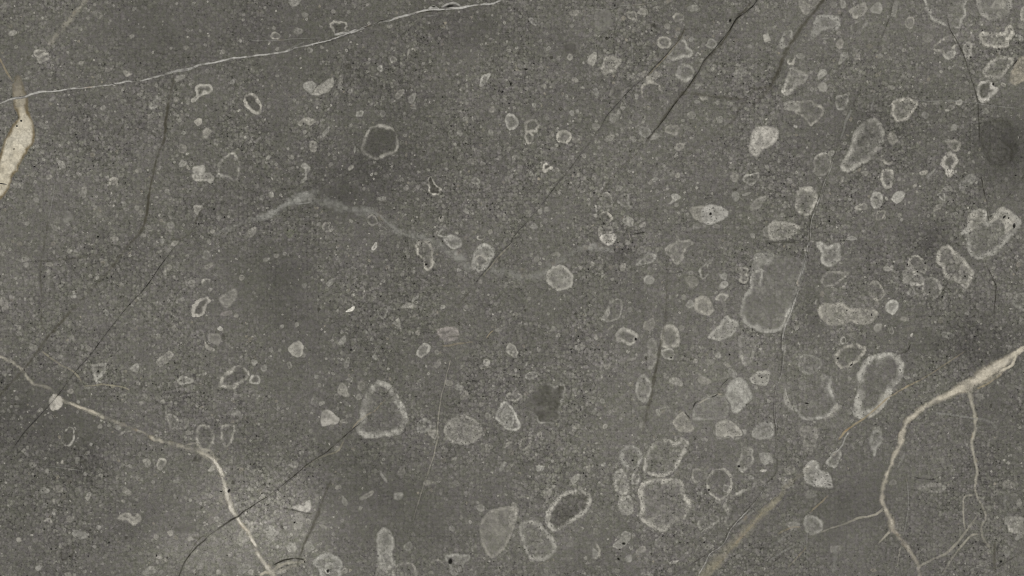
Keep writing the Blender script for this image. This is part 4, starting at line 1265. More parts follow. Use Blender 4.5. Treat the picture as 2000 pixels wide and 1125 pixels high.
# ---------------------------------------------------------------- veins and cracks as inlaid ribbons
# name, colour, opacity, roughness of edge, layer, points "tile x,y,width(mm)[,opacity factor]"
VCOL = dict(white=lin((186, 184, 178)), cream=lin((200, 192, 174)), pale=lin((172, 167, 152)), tan=lin((158, 146, 120)), haze=lin((150, 149, 142)),
            olive=lin((74, 71, 60)), black=lin((28, 27, 22)), dark=lin((50, 48, 40)), band=lin((150, 144, 124)), ivory=lin((220, 214, 200)), grey=lin((140, 139, 133)))
RIBBONS = """
haze_vein haze .66 1 4 : @01 1650,720,4,.3 1800,650,6,.4 1920,600,6,.5 @11 0,580,9,.8 100,550,10 200,500,10 280,455,14 340,425,20,1.2 400,405,19,1.1 430,390,14,.7 500,345,8,.2 | hazy blue-grey vein in the upper left centre
haze_vein haze .52 1.4 4.5 : @11 400,440,10,.4 550,455,12,.7 700,510,13 850,530,12 950,560,11 1040,620,13 1100,680,12 1200,710,11 1350,760,13 1500,830,15,.9 1600,900,15,.9 1680,960,13,.7 @21 0,1010,16 100,1020,15 200,1030,12 290,970,8,.8 400,900,6,.6 500,830,8,.6 600,810,11,.9 700,815,13,.9 800,830,13,.4 | hazy grey vein wandering across the middle
haze_vein grey .75 1 1.2 : @11 0,580,2 60,570,2 140,525,2 210,480,2.5 280,465,2 370,465,2.5 440,450,2
haze_vein grey .6 1 1.2 : @11 890,530,2 960,555,2.5 1030,620,3 1110,685,3 1130,700,2
vein white .95 1.6 .6 : @00 -300,900,2.16 0,803,1.73,.6 50,785,1.58,.6 100,768,2.16,.7 190,755,2.52,.7 260,730,3.24,.8 330,715,2.52 420,712,1.15 500,700,1.44 570,692,1.87 640,685,1.30 720,675,1.58 830,665,0.86 900,652,1.87 1000,632,2.45 1030,635,1.08,.5 1080,630,0.72,.2 1130,622,1.87 1200,600,2.88 1270,582,2.88 1320,567,3.60,.8 1400,550,5.04,.75 1480,535,3.60,.85 1550,510,2.45 1650,490,2.16 1750,468,2.16 1830,450,2.16 1920,445,1.73 1995,435,2.16 @10 90,427,2.59 180,412,2.45 270,390,2.16,.9 300,375,1.87,.6 370,360,0.86,.3 430,350,1.58,.9 560,315,1.58 640,290,1.44 740,252,1.87 820,225,1.58 900,200,0.86,.5 960,175,1.58,.7 1040,160,3.60,.8 1120,135,3.60,.85 1200,115,3.24,.9 1260,95,2.74 1350,78,3.24 1450,72,3.46 1580,62,2.88 1700,40,2.30 1830,30,2.16 1890,12,2.45 2100,-80,2.16 | long thin white vein running up across the top left
vein white .9 1 .7 : @10 600,268,2.6 660,262,3 720,250,2.6 790,232,2.4
vein white .7 .6 .8 : @10 1340,72,2 1370,52,2 1400,52,2 1425,70,2
vein white .75 .6 .8 : @10 1440,60,3 1490,32,3 1540,22,3 1580,38,3 1600,60,2.5
vein grey .45 .6 .6 : @10 -60,310,1.2,.5 0,318,1.4 180,312,1.4 300,302,1.4 440,298,1.4,.6 520,285,1,.2
vein grey .5 .8 .7 : @10 240,395,1.5 300,360,3 350,340,2.5 380,325,1.5
vein grey .5 .8 .7 : @10 1300,125,1.4 1370,120,1.6 1430,115,1.2
crack dark .9 .6 .3 : @10 810,228,1 850,212,2 900,195,2 945,180,1.5 965,165,2.4 1040,150,2
crack dark .8 .6 .3 : @10 1240,112,1 1340,90,1 1440,85,1 1480,78,.8
crack black .5 .6 .3 : @10 430,357,.8 560,325,.9 640,300,.8 740,262,.8
vein tan .55 .8 .8 : @00 -60,330,2 0,462,2.2 45,550,2.6 75,600,2.6 105,645,3.2
vein pale .88 1.4 1.9 : @02 -250,440,4 0,535,3.5 60,562,4 130,600,4,.9 190,662,4,.8 240,735,5 270,755,3.5,.8 340,768,2.5,.4 400,795,3,.25 450,850,3,.3 500,885,3.5,.8 560,905,4.2 620,932,5 700,962,5 760,985,5.5 830,1020,5.5,.85 900,1045,5,.8 1000,1085,5,.75 1080,1115,5,.75 @03 1130,15,5,.8 1200,55,5,.8 1300,85,4.5,.7 1420,115,5,.8 1520,150,10 1600,180,10 1660,220,10 1700,275,9 1730,330,9 1745,400,9 1760,450,14 1775,520,14 1800,590,11 1840,660,7 1880,720,5 1940,800,5 1990,890,4 @13 0,930,5 50,1010,8 100,1070,11 130,1125,12 200,1300,10 | thin cream vein curving down the lower left
vein cream .8 1 .8 : @02 540,897,2 620,930,2.4 700,960,2.8 770,990,2
vein ivory .75 1.2 .8 : @03 1600,180,2.5 1660,220,3.2 1700,275,3.6 1730,330,3
vein ivory .92 1.8 1.3 : @13 0,935,3.5 50,1012,5 100,1072,6.5 140,1130,7
vein pale .45 1.4 1 : @03 1440,100,2 1530,95,2 1560,130,3 1640,150,3 1700,215,2.5 1725,205,2
vein pale .7 1 1 : @13 100,1110,3 180,1050,5 240,1020,5 300,1020,5,.8 350,1022,4,.7 385,1000,4,.8 388,1020,3
crack dark .8 1.2 .5 : @13 130,1042,1.5 200,1008,2.4 270,990,2.6 340,990,2.2 390,1000,1.2
vein band .6 1 .8 : @02 320,490,2 400,550,2.6 480,605,2.6 560,645,3 600,680,2.5 640,740,1.5,.5
vein band .75 .8 .7 : @02 650,765,1.6 720,763,2 800,752,2.4 880,762,2.2 970,778,1.6 1020,800,1,.3
vein cream .98 1.2 2.4 : @32 2500,150,8 2200,320,6 2000,465,5 1950,497,8 1900,528,13 1850,570,18 1780,620,23 1700,665,25 1640,710,24 1580,750,22 1500,785,16 1400,832,13 1300,878,11,.95 1200,940,8,.9 1130,1000,7,.85 1085,1040,10,.75 1062,1100,11,.8 @33 1045,30,10,.9 1040,90,10,.85 1000,160,7,.75 965,240,7,.75 935,310,6,.75 910,380,6,.75 895,460,7,.6 892,540,7,.6 905,590,4,.5 930,640,6,.5 955,690,11,.65 965,750,10,.6 1000,800,6,.6 1040,850,6,.6 1090,900,6,.65 1120,950,4.5,.6 1150,1010,4.5,.6 1175,1060,4,.6 1180,1125,3.5,.6 1190,1300,3 | broad cream vein sweeping in from the right edge and down
vein cream .85 1.4 1.4 : @32 2000,475,2.5 1935,530,3 1900,600,4.5 1830,645,3.5 1760,700,4 1690,750,3
vein tan .6 1.4 .8 : @32 1830,660,2.5 1760,715,2.5 1690,760,3 1620,790,2.5
vein pale .85 1.2 1.5 : @32 1550,790,9,.8 1575,840,8,.8 1595,920,5.5 1608,1000,4.5 1615,1100,4.5 @33 1605,20,5 1590,100,6,.9 1605,200,4.5 1630,300,5 1620,370,4.5 1615,450,3.4 1640,530,2.6,.8 1680,600,2.2,.7 1695,680,2.4,.6 1660,755,2.4,.7 1690,850,2.4,.7 1750,920,2,.5 | thin pale vein branching straight down from the broad cream one
vein pale .7 1 .8 : @33 905,590,3 850,638,3.6 780,662,3 700,675,3.2 620,710,3,.8 540,740,2.4,.8 470,760,2.2,.5 400,790,1.5,.3
vein pale .7 .8 .8 : @33 960,770,6 910,820,3 850,880,1.6,.5
vein pale .7 1 .8 : @33 1172,1055,2.6 1250,1010,3.2 1330,975,3 1400,940,3.6 1480,860,4 1540,785,4.5 1600,700,3,.7 1640,640,2,.5
vein pale .6 1 .8 : @33 1610,490,2 1530,510,2.4 1522,600,2.6 1530,720,2.4 1535,770,2
vein pale .6 1 .8 : @33 1655,795,2 1580,815,2.4 1500,900,2.6,.8 1440,980,2.6,.6 1350,1120,2.4,.6
vein grey .45 1 .6 : @33 1070,340,1 1090,450,1.2 1092,600,1.2 1070,740,1.8 1055,810,1.2
vein grey .5 1.2 1 : @32 1260,965,2 1430,990,2.8 1550,1010,2.8 1610,1020,2.4 1720,1035,2.8 1790,1110,3.5
vein tan .8 1 .7 : @33 540,70,2 580,25,2.6 @32 600,1122,2.8 680,1060,3 760,1010,2.6 850,930,2.6 950,850,2.6 1050,790,2.2 1180,720,2.2,.8 1300,650,1.8,.7 1420,570,1.8,.6 1540,490,1.4,.4 | tan thread of calcite crossing the ear-shaped pebble
vein white .6 1 .7 : @33 635,0,2.2 605,40,2.2 575,110,2.4 540,150,2 500,195,2
vein band .62 1 4 : @23 1250,1400,18 1480,1135,18 1600,1010,18 1700,900,18 1800,800,16 1900,690,14 1995,600,9,.9 @33 60,540,5,.8 110,470,5,.7 150,420,4,.6 260,330,4,.4 380,220,3,.2 | olive tan band slanting at the bottom right of centre
vein tan .3 1.2 1.5 : @23 1560,1080,2 1660,970,2.5 1760,850,2.5 1860,740,2.5 1960,620,2
vein pale .42 1.6 2.2 : @00 700,-60,7 650,20,8 600,90,8 540,160,7,.9 480,230,6,.8 420,290,7 370,370,5,.7
crack black .95 .8 .3 : @20 2100,-300,2.4 1910,0,2.4 1850,70,2.2 1800,110,2,.7 1750,145,2.2 1700,230,2.2 1650,290,2 1580,380,1.8 1500,470,2 1450,560,2 1390,650,1.8 1330,730,1.2,.6 1260,820,1.4 1190,920,1.3 1120,1010,1.3 1050,1090,1.2 | long dark crack slanting down from the top right of centre
crack olive .75 .8 1.2 : @20 1870,10,3 1800,100,5 1750,150,5 1640,330,3 1560,410,5 1480,510,3 1390,660,4 1330,730,6 1260,810,4 1120,1010,3 1040,1110,3
crack olive .45 1 .8 : @21 1000,50,1.4 900,140,1.4 800,240,1.6 740,320,2.4 690,400,2.4 620,480,2,.6
crack black .6 .8 .3 : @20 1345,215,1.8 1310,300,1.6 1240,380,1.4 1170,460,1.5 1100,530,1.4 1040,600,1.5 975,650,1.4 900,720,1.3 820,810,1.2 740,900,1.3 690,990,1.2 640,1060,.8,.4 @21 590,10,1 520,100,1.3 430,220,1.2 340,330,1.3 250,450,1.2 150,570,1.3 60,670,1.4 0,740,1.3 @11 1990,770,1.2 1920,830,1.4 1870,880,1.4 1820,950,1.4 1760,1020,1.2 1690,1110,1 | thin dark crack parallel to the long one, reaching the centre
crack olive .55 .8 1 : @20 1350,210,5 1310,290,4 1240,385,4 1170,465,3 1040,605,2.4
vein band .5 .8 .5 : @20 1350,225,1 1300,315,1.3 1235,400,1.3 1190,450,1.2 1060,590,1 
vein band .5 .8 .5 : @11 1985,785,1 1925,842,1.2 1880,890,1.2 1830,955,1.2 1765,1035,1
crack olive .45 1 1 : @11 1690,1115,2 @12 1640,60,2 1560,150,1.6,.5
crack dark .5 .7 .3 : @30 560,1110,.8,.5 @31 555,0,1 500,130,1 470,220,1.5 430,300,1.2 400,400,1.5 360,510,1.6 330,600,1.2 325,700,1.2 320,790,1.2 300,850,1 @32 235,0,.9 200,100,1.1 160,220,1 120,300,1.1 105,400,1 110,500,1.1 110,600,1 90,700,1.1 60,780,1.1 45,870,1.1 45,1000,1 60,1120,1 @33 70,200,1.2 60,320,1.2 0,390,1.3 @23 1900,530,1.3 1800,640,1.4 1700,750,1.3 1640,870,1.2 1540,940,1.2 1500,965,1.2 1400,1030,1.1 1240,1120,1 1000,1250,1 | long fine crack winding down the right third
vein white .4 1.5 .4 : @31 550,10,1 505,130,1 480,215,1.6 438,295,1 408,400,1.2 368,515,1.2 336,605,1 330,700,1 312,810,1.2 295,870,2 280,940,3 255,1010,2.5 230,1080,2 @32 240,5,1.2 205,105,1 165,225,1 112,400,1 118,560,1 98,690,1.2 66,780,1 52,870,1 52,1000,1 66,1110,1
vein grey .45 1 2 : @31 290,880,5 275,950,7 255,1040,7 230,1110,5 @32 200,120,3 160,220,5,.8 130,300,3
vein white .6 1.4 .4 : @23 1985,400,1 1900,545,1 1800,655,1 1710,750,1 1645,880,1 1545,950,1.2 1500,1040,1.6 1450,1125,2 1380,1250,2
vein grey .5 1 1 : @23 1900,600,2 1840,650,3 1800,690,3.4 1740,740,2.4
crack dark .85 .7 .3 : @30 1395,130,.8 1420,230,1.2 1460,300,1.4 1520,420,1.3 1560,540,1.2 1600,660,1.4 1630,770,1.2 1640,870,1 1645,980,1.1 1650,1110,1 | fine dark crack near the top right corner
crack dark .85 1 .3 : @31 1660,235,1 1670,320,1.2 1690,400,1.3 1712,470,1.2 1715,560,1.3 1728,615,1.2
crack dark .5 .7 .4 : @30 1000,-60,1.6 980,0,1.6 940,150,1.4 850,380,1,.7 780,540,1,.8 700,740,1,.7 650,850,.8,.6
vein grey .5 1 1.2 : @30 660,840,2 630,890,4 605,960,3.5 590,1010,1.5 560,1090,1
vein grey .4 1 .8 : @30 800,880,2 820,780,2.4 840,735,2
vein grey .4 1.4 .6 : @30 700,750,1.4 790,740,1.4 860,730,1.4
vein grey .5 .8 .5 : @30 1100,775,.8,.5 1250,788,1 1400,785,1 1540,795,1.2 1650,810,1.2 1800,830,1.1 1990,850,1 2200,870,1
crack black .8 .5 .3 : @01 1420,740,.8,.3 1355,815,.9,.7 1250,950,1.1 1140,1110,1.1 @02 1000,140,1.1 850,330,1.2 780,420,1.1 700,530,1.2 590,650,1.2 480,800,1.2 370,930,1.2 250,1060,1.1 190,1125,1 @03 130,90,.9,.7 60,180,.7,.3 | straight fine dark crack slanting across the left side
crack olive .45 .8 .8 : @01 1690,360,1 1600,480,1.2 1540,570,1.4 1500,680,2.4 1420,735,2.4 1320,745,2
crack olive .8 1 1.6 : @00 1360,580,4 1330,720,4.6 1310,820,4.6 1290,960,4 1280,1090,4 @01 1240,60,3.5,.6 1205,180,3.6 1170,350,3.6 1140,560,4.2 1090,690,5 1000,790,5 930,880,4,.7 850,990,4,.7 @02 620,110,4,.5 520,220,4,.7 440,310,4.5 360,400,4.5 290,500,4,.7 200,620,4,.7 60,770,4,.6 -60,900,4,.4 | dull olive streak bending down the left side
crack olive .5 .8 .6 : @01 375,610,1.4 345,780,1.8 320,900,2 315,1000,2 320,1120,2 @02 322,100,2 325,290,2 350,330,1.6 370,370,1.4
vein grey .4 .8 .5 : @01 430,300,.9 410,420,1 400,480,1.2 380,580,1
crack olive .35 1 1.2 : @01 100,830,2 240,870,2.6 260,900,2 @01 380,915,2.4 480,900,1.5 570,893,2.6 680,870,2.6 800,860,2 
crack olive .75 1 2.2 : @30 470,-60,6 430,0,6 330,130,6 230,260,6.5 130,430,6 60,600,6,.9 0,700,5,.8 @20 1900,800,4,.6 1850,850,3,.3 | broad olive streak beside the white-specked pebbles, upper right
crack olive .6 1 1.6 : @20 1300,710,3,.5 1400,730,4 1480,740,4.5 1600,755,4.5 1700,765,4.5 1850,775,4.5,.7
crack olive .4 1 1.8 : @20 1830,690,3.4 1900,688,3.4 1990,682,3.4 @30 60,690,3
crack olive .42 1 1.8 : @20 1830,770,4 1780,840,4 1730,920,4 1690,970,4 @21 1400,50,3,.6 1330,120,3.5,.6 1280,180,3,.3
crack dark .75 .8 .5 : @13 1100,-250,1,.5 @12 1060,780,1,.5 1010,840,1,.5 940,950,1,.2 @13 730,0,1.5 630,90,2 560,150,1.5 500,190,1.4 430,235,1.6 370,280,2.6 300,340,1.6 200,420,1.5 100,500,1.4 0,560,1.4 @03 1960,585,1.4 1900,620,2 1860,660,3 1800,690,3 1700,760,2.2 1640,800,2.2 1590,850,2.2 1530,900,2 1450,1000,2.4 1400,1110,3 1370,1250,2 | dark crack climbing from the bottom left to the egg-shaped pebble
vein band .5 .8 .6 : @13 690,60,1.6 640,150,2 560,180,2 480,210,2.2 420,250,2 370,290,1.2
vein tan .5 1 .5 : @12 740,1110,1 800,1040,1.2 880,985,1.4 940,950,1.2 1010,870,1
crack olive .6 .8 .8 : @03 1490,820,1.5 1530,832,2 1580,825,2 1620,800,2.4
crack olive .5 .8 .8 : @03 1480,940,1.5 1540,850,2 1600,800,2
crack olive .75 1 1.4 : @13 590,370,3,.6 560,440,4 530,510,4 480,640,5 430,760,4.5 370,890,4.5 340,980,3.5,.6 310,1060,3,.4
crack dark .6 .8 .5 : @13 200,595,1 280,610,1.6 360,628,2.2 450,642,2.4 
crack olive .6 1 1.6 : @22 1210,-200,3.5,.4 1195,250,3.5,.7 1150,480,5 1120,640,5 1080,880,5 1050,980,5 1030,1060,4,.8 1020,1125,4,.6 | faint olive streak running down right of centre
vein pale .45 1 .5 : @12 1520,560,1 1490,650,1.2 1475,740,1.2 1450,820,1.6 1430,950,1.8 1415,1100,1.6 @13 1420,40,2 1400,120,2.2 1385,180,1.8 1340,320,1.2,.4 1300,440,1.4,.6 1250,600,1.2,.4 1220,700,1,.3
vein tan .6 1.2 .5 : @12 1790,400,1.2 1820,360,1.2 1855,328,1.2
vein tan .35 1.2 1 : @12 1440,455,2 1500,450,3 1560,440,2 1700,420,1.4
crack black .9 1.5 .4 : @22 1340,960,1 1370,1000,2 1390,1030,1.2
crack black .85 2 .4 : @22 1405,990,1.4 1415,930,2 1435,890,2 1500,865,1.4 1550,850,2 1600,830,2 1620,780,1 1650,740,1.2 1700,700,.8,.4
vein pale .6 2 .5 : @22 1440,905,1.5 1500,875,2.4 1560,840,2.2 1640,830,3
crack dark .45 .7 .5 : @31 2100,140,1 1990,260,1.1 1920,350,1.1 1850,430,1.2 1790,520,1.2 1725,610,1.2
crack dark .5 .7 .4 : @31 1530,890,1.2 1480,960,1 1400,1080,1 @32 1350,50,1.2 1300,120,1.2 1250,190,1.2 1180,280,1,.6 1110,420,1,.6 1085,490,2,1.2 1010,520,1.2 970,570,1
crack black .8 .7 .3 : @32 1112,432,1.2 1100,460,1.6 1087,490,1.6
crack dark .7 1 .3 : @31 1685,890,1 1710,960,1 1745,1030,1.2 1780,1110,1 @32 1775,30,1.1 1770,100,1.1 1762,180,1 1765,235,.8
vein grey .6 .8 .5 : @03 380,270,1,.5 470,280,1.3 540,292,1.3 640,302,1.2
vein grey .45 1.2 .5 : @20 560,78,1 640,75,1 780,65,1 850,45,1 1000,35,1 1140,5,1 1200,-20,1
vein grey .4 .8 .5 : @20 930,300,1 936,380,1.3 938,470,1
vein tan .45 1.2 .8 : @33 70,802,1.5 130,770,1.8 200,745,2 260,738,1.4
vein tan .45 1.2 .8 : @33 475,490,1.5 420,545,2 350,610,2 320,640,1.4
crack dark .55 1 .5 : @33 0,1055,1.4 60,1000,1.8 130,950,1,.4
vein grey .4 1.2 1 : @33 0,1020,2 80,960,2.5 180,900,2 300,840,2
vein grey .35 1.2 1 : @33 0,900,2.5 90,850,3 170,790,2.6
vein tan .35 1.2 .8 : @33 150,1060,1.5 230,980,1.6 310,890,1.5
vein grey .35 1 .8 : @33 305,790,1.2 302,900,1.4 305,1010,1.2 300,1120,1.2
vein grey .35 1 2 : @33 520,880,4 530,960,6 515,1060,5 510,1120,4
vein grey .35 1.4 1.5 : @33 1850,490,3 1845,570,3.5 1860,650,3 1850,740,3.4 1845,820,2.5
vein pale .4 1 .6 : @33 1035,890,1.2 1020,960,1.5 1008,1050,1.5
crack black .85 1 .4 : @33 1140,358,1.2 1170,362,1.6 1200,366,.6,.3 1250,371,1.6 1305,374,2
crack olive .5 .8 1.6 : @33 1770,840,3 1765,950,5 1765,1120,5
crack dark .5 .8 .4 : @33 1990,930,1 1900,990,1.2 1780,1060,1.2
vein grey .45 1 .8 : @33 1780,1100,2 1620,1060,2 1540,1125,2.4
crack black .75 1.2 .5 : @21 940,705,1.6 990,698,2 1050,686,1.8
crack dark .7 1 .4 : @21 890,640,1.4 910,690,1,.5
vein pale .5 1 .5 : @21 905,660,1 912,710,1 930,770,.8
crack dark .55 1 .5 : @31 0,765,2 60,768,2.4 150,768,2.4 245,770,1.8
crack dark .55 1 .5 : @31 55,690,2 75,672,2 110,655,1
crack dark .5 1.2 .6 : @23 1090,352,2 1140,358,2.6 1195,355,2
crack dark .5 1.2 .6 : @23 350,855,1.6 358,890,2 345,940,1.4
crack dark .5 1 .4 : @23 120,845,1.2 170,855,1.4 225,853,1.2
crack dark .6 1 .5 : @12 1010,838,1.2 1040,795,1.4 1075,760,1.2
crack dark .5 1 .5 : @12 1480,380,.8 1540,382,1.2 1575,375,1.6 1570,405,1
crack dark .5 1 .5 : @00 1200,405,1 1250,418,1.4 1300,432,1
crack dark .6 1 .5 : @00 1130,210,1 1150,240,1.2
crack black .7 1 .4 : @30 1900,530,1.6 1925,490,2 1950,455,1.6
crack dark .5 1 .5 : @30 565,150,2 575,110,2 590,95,1.5
crack dark .5 1 .5 : @30 1840,590,1.6 1870,555,2 1890,530,1.6
crack dark .6 1 .4 : @30 1300,20,1 1315,60,1.2

vein ivory .92 2 1.5 : @03 1650,215,5 1700,275,6 1725,320,6 1745,400,5 1765,460,8 1778,520,9 1800,590,8 1845,665,5 1900,745,3 1960,830,3 1995,900,3
vein pale .55 2 1.6 : @03 1700,440,3 1740,460,6 1720,520,6 1760,580,5
vein cream .6 1.6 1 : @13 20,1125,3 70,1095,5 110,1100,4
vein pale .6 1.6 1.2 : @13 100,1125,4 190,1090,5 280,1050,5 330,1040,3

vein ivory .8 1.4 2 : @32 1880,555,8 1800,600,14 1720,655,17 1640,705,16 1580,745,12
"""

def smooth_open(p, step=2.6):
    q = np.vstack([2 * p[0] - p[1], p, 2 * p[-1] - p[-2]])
    out = []
    for i in range(1, len(q) - 2):
        n = max(2, int(np.hypot(*(q[i + 1, :2] - q[i, :2])) / step))
        for k in range(n):
            t = k / n; p0, p1, p2, p3 = q[i - 1], q[i], q[i + 1], q[i + 2]
            out.append(.5 * ((2 * p1) + (-p0 + p2) * t + (2 * p0 - 5 * p1 + 4 * p2 - p3) * t * t + (-p0 + 3 * p1 - 3 * p2 + p3) * t ** 3))
    out.append(p[-1])
    return np.array(out)

def ribbon(name, colour, alpha, wob, soft, layer, pts, label, seed):
    c = smooth_open(pts)
    x, y, w, a = c[:, 0], c[:, 1], np.maximum(c[:, 2], .5), np.clip(c[:, 3], 0, 1.3)
    s = np.concatenate([[0], np.cumsum(np.hypot(np.diff(x), np.diff(y)))])
    z0 = np.zeros_like(s)
    x = x + wob * 2.2 * (fbm(s, z0 + seed, 16, seed) - .5); y = y + wob * 2.2 * (fbm(s, z0 + seed, 16, seed + 9) - .5)
    tx, ty = np.gradient(x), np.gradient(y); tl = np.hypot(tx, ty) + 1e-9
    nx, ny = -ty / tl, tx / tl
    wl = w * (.55 + .9 * fbm(s, z0 + 3, 22, seed + 4)); wr = w * (.55 + .9 * fbm(s, z0 + 3, 22, seed + 7))
    maxw = float(w.max())
    prof = [-1.0, -.8, -.55, -.28, 0, .28, .55, .8, 1.0]
    if maxw > 8: prof = list(np.linspace(-1, 1, 15))
    K = len(prof); n = len(x)
    V = []; A = []; Zz = []
    fea = soft * 1.3 + .7
    for j, u in enumerate(prof):
        ww = np.where(u < 0, wl, wr) * .5
        off = u * (ww + fea)
        V.append(np.column_stack([x + nx * off, y + ny * off]))
        dist = np.abs(off)
        jn = (vnoise(x + nx * off, y + ny * off, 4.5, seed + 21) - .5) + .8 * (vnoise(x + nx * off, y + ny * off, 11, seed + 25) - .5)
        av = 1 - sstep(np.maximum(ww * (.35 if soft > 1.3 else 1) - fea * .7, 0), ww + fea * .9, dist + jn * 1.7 * soft)
        along = .7 + .65 * sstep(.25, .7, fbm(s, z0 + 9, 30, seed + 2)) if maxw < 4 else .65 + .65 * sstep(.2, .7, fbm(s, z0 + 9, 40, seed + 2))
        av = av * a * np.clip(along, 0, 1.25) * (.72 + .34 * vnoise(x + nx * off, y + ny * off, 6, seed + 40) + .34 * (vnoise(s, off * 6, 18, seed + 44) - .3))
        if wob >= 1.4: av = av * (.4 + .75 * sstep(.28, .55, vnoise(x + nx * off, y + ny * off, 9, seed + 52)))
        av = np.where(abs(u) > .99, 0, av)
        endf = np.minimum(1, np.minimum(s, s[-1] - s) / 6.0)
        A.append(np.clip(alpha * av * endf, 0, .98))
        Zz.append(np.full(n, layer))
    V = np.stack(V, 1).reshape(-1, 2); A = np.stack(A, 1).ravel(); Zz = np.stack(Zz, 1).ravel()
    F = []
    for i in range(n - 1):
        b = i * K
        F += [(b + j, b + j + 1, b + K + j + 1, b + K + j) for j in range(K - 1)]
    v3 = vnoise(V[:, 0], V[:, 1], 18, seed + 60)[:, None]
    rgb = colour[None, :] * (.9 + .2 * v3)
    if colour[0] > .2:                                # rusty stains inside calcite
        st = sstep(.66, .9, fbm(V[:, 0], V[:, 1], 24, seed + 71))[:, None] * .6
        rgb = rgb * (1 - st) + lin((150, 124, 88))[None, :] * st
    if maxw > 8 and colour[0] > .35:                  # rusty brown margins of the wide cream veins
        u = np.abs(np.tile(np.array(prof), n)); e = (sstep(.45, .8, u + .5 * (vnoise(V[:, 0], V[:, 1], 12, seed + 88) - .5)) * .4)[:, None]
        rgb = rgb * (1 - e) + lin((152, 138, 106))[None, :] * e
    tint = compose(V[:, 0], V[:, 1], np.column_stack([rgb, A]))
    me, loc = make_mesh(name, V, Zz, F, tint, aux_for(V[:, 0], V[:, 1], .1, .35 * A), M_vein)
    link(name, me, loc, slab, label)

def parse_ribbons():
    k = 0
    def order(line):                                # hazy and wide ones lie lowest, fine cracks on top
        ws = [float(q.split(',')[2]) for q in line.split('|')[0].split(':')[1].split() if not q.startswith('@')]
        return (not line.startswith('haze'), line.startswith('crack') and 'olive' not in line, -round(sum(ws) / len(ws)))
    for line in sorted((q for q in RIBBONS.strip().splitlines() if ':' in q and not q.startswith('#')), key=order):
        line = line.strip()
        if not line or line.startswith('#'): continue
        label = None
        if '|' in line: line, label = line.split('|'); label = label.strip()
        head, body = line.split(':')
        h = head.split(); name, colour, alpha, wob, soft = h[0], VCOL[h[1]], float(h[2]), float(h[3]), float(h[4])
        pts = []; tile = TILE['S']
        for tok in body.split():
            if tok.startswith('@'): tile = TILE[tok[1:]]; continue
            v = [float(q) for q in tok.split(',')]
            pts.append((tile[0] + v[0] * tile[2], tile[1] + v[1] * tile[3], v[2], v[3] if len(v) > 3 else 1.0))
        lay = 4.8e-5 if name == 'haze_vein' else 1.6e-4
        if name == 'haze_vein': nm = 'vein'
        else: nm = name
        ribbon(nm, colour, alpha, wob, soft, lay + 2e-6 * k, np.array(pts), label, 500 + 29 * k)
        k += 1
parse_ribbons()

# ---------------------------------------------------------------- the broad cream vein on the left edge
def broad_vein(pts, label, seed, layer, fade):
    poly = smooth_closed(np.array([(TILE[t][0] + a * TILE[t][2], TILE[t][1] + b * TILE[t][3]) for t, a, b in pts]), 6)
    poly = poly + 2.4 * np.column_stack([fbm(poly[:, 0], poly[:, 1], 8, seed) - .5, fbm(poly[:, 0], poly[:, 1], 8, seed + 5) - .5])
    step = 2.4; fe = 2.6
    lo, hi = poly.min(0) - 8, poly.max(0) + 8
    xs = np.arange(lo[0], hi[0], step); ys = np.arange(lo[1], hi[1], step)
    gx, gy = np.meshgrid(xs, ys); W = len(xs); x = gx.ravel(); y = gy.ravel()
    sd, ex, ey = signed_distance(x, y, poly)
    q = (sd < fe).reshape(gx.shape); cell = q[:-1, :-1] | q[1:, :-1] | q[:-1, 1:] | q[1:, 1:]
    far = sd > fe; pull = np.where(far, (sd - fe) / np.maximum(sd, 1e-6), 0)
    x = x - ex * pull; y = y - ey * pull; sd = np.where(far, fe, sd)
    n1 = fbm(x, y, 13, seed + 2); n2 = vnoise(x, y, 4, seed + 8); n3 = fbm(x, y, 30, seed + 12)
    inside = sstep(fe, -2.0, sd + (n2 - .5) * 3)
    core = sstep(-1.0, -7.0, sd + (n1 - .5) * 9)
    f = fade(x, y)
    border = lin((118, 104, 74)); mid = lin((196, 186, 162)); cream = lin((222, 215, 197))
    tanc = lin((164, 153, 130))
    body = mid[None] * (1 - n3[:, None]) + cream[None] * n3[:, None]
    body = tanc[None] * (1 - f[:, None]) + body * f[:, None]
    rgb = border[None] * (1 - core[:, None]) + body * core[:, None]
    al = np.clip(inside * (.35 + .62 * f) * (.8 + .35 * n2), 0, .97)
    # fine grey joints between the calcite crystals
    cr = 1 - sstep(0.0, .07, np.abs(fbm(x, y, 22, seed + 90) - .5))
    rgb = rgb * (1 - .25 * (cr * core)[:, None])
    tint = np.column_stack([rgb, al])
    iy, ix = np.nonzero(cell); b = iy * W + ix
    quads = np.column_stack([b, b + W, b + W + 1, b + 1])
    z = layer + 5e-6 * sstep(fe, -5, sd)
    me, loc = make_mesh('vein', *compact(x, y, z, quads, tint, aux_for(x, y, .15, .55 * inside)), M_vein)
    return link('vein', me, loc, slab, label)

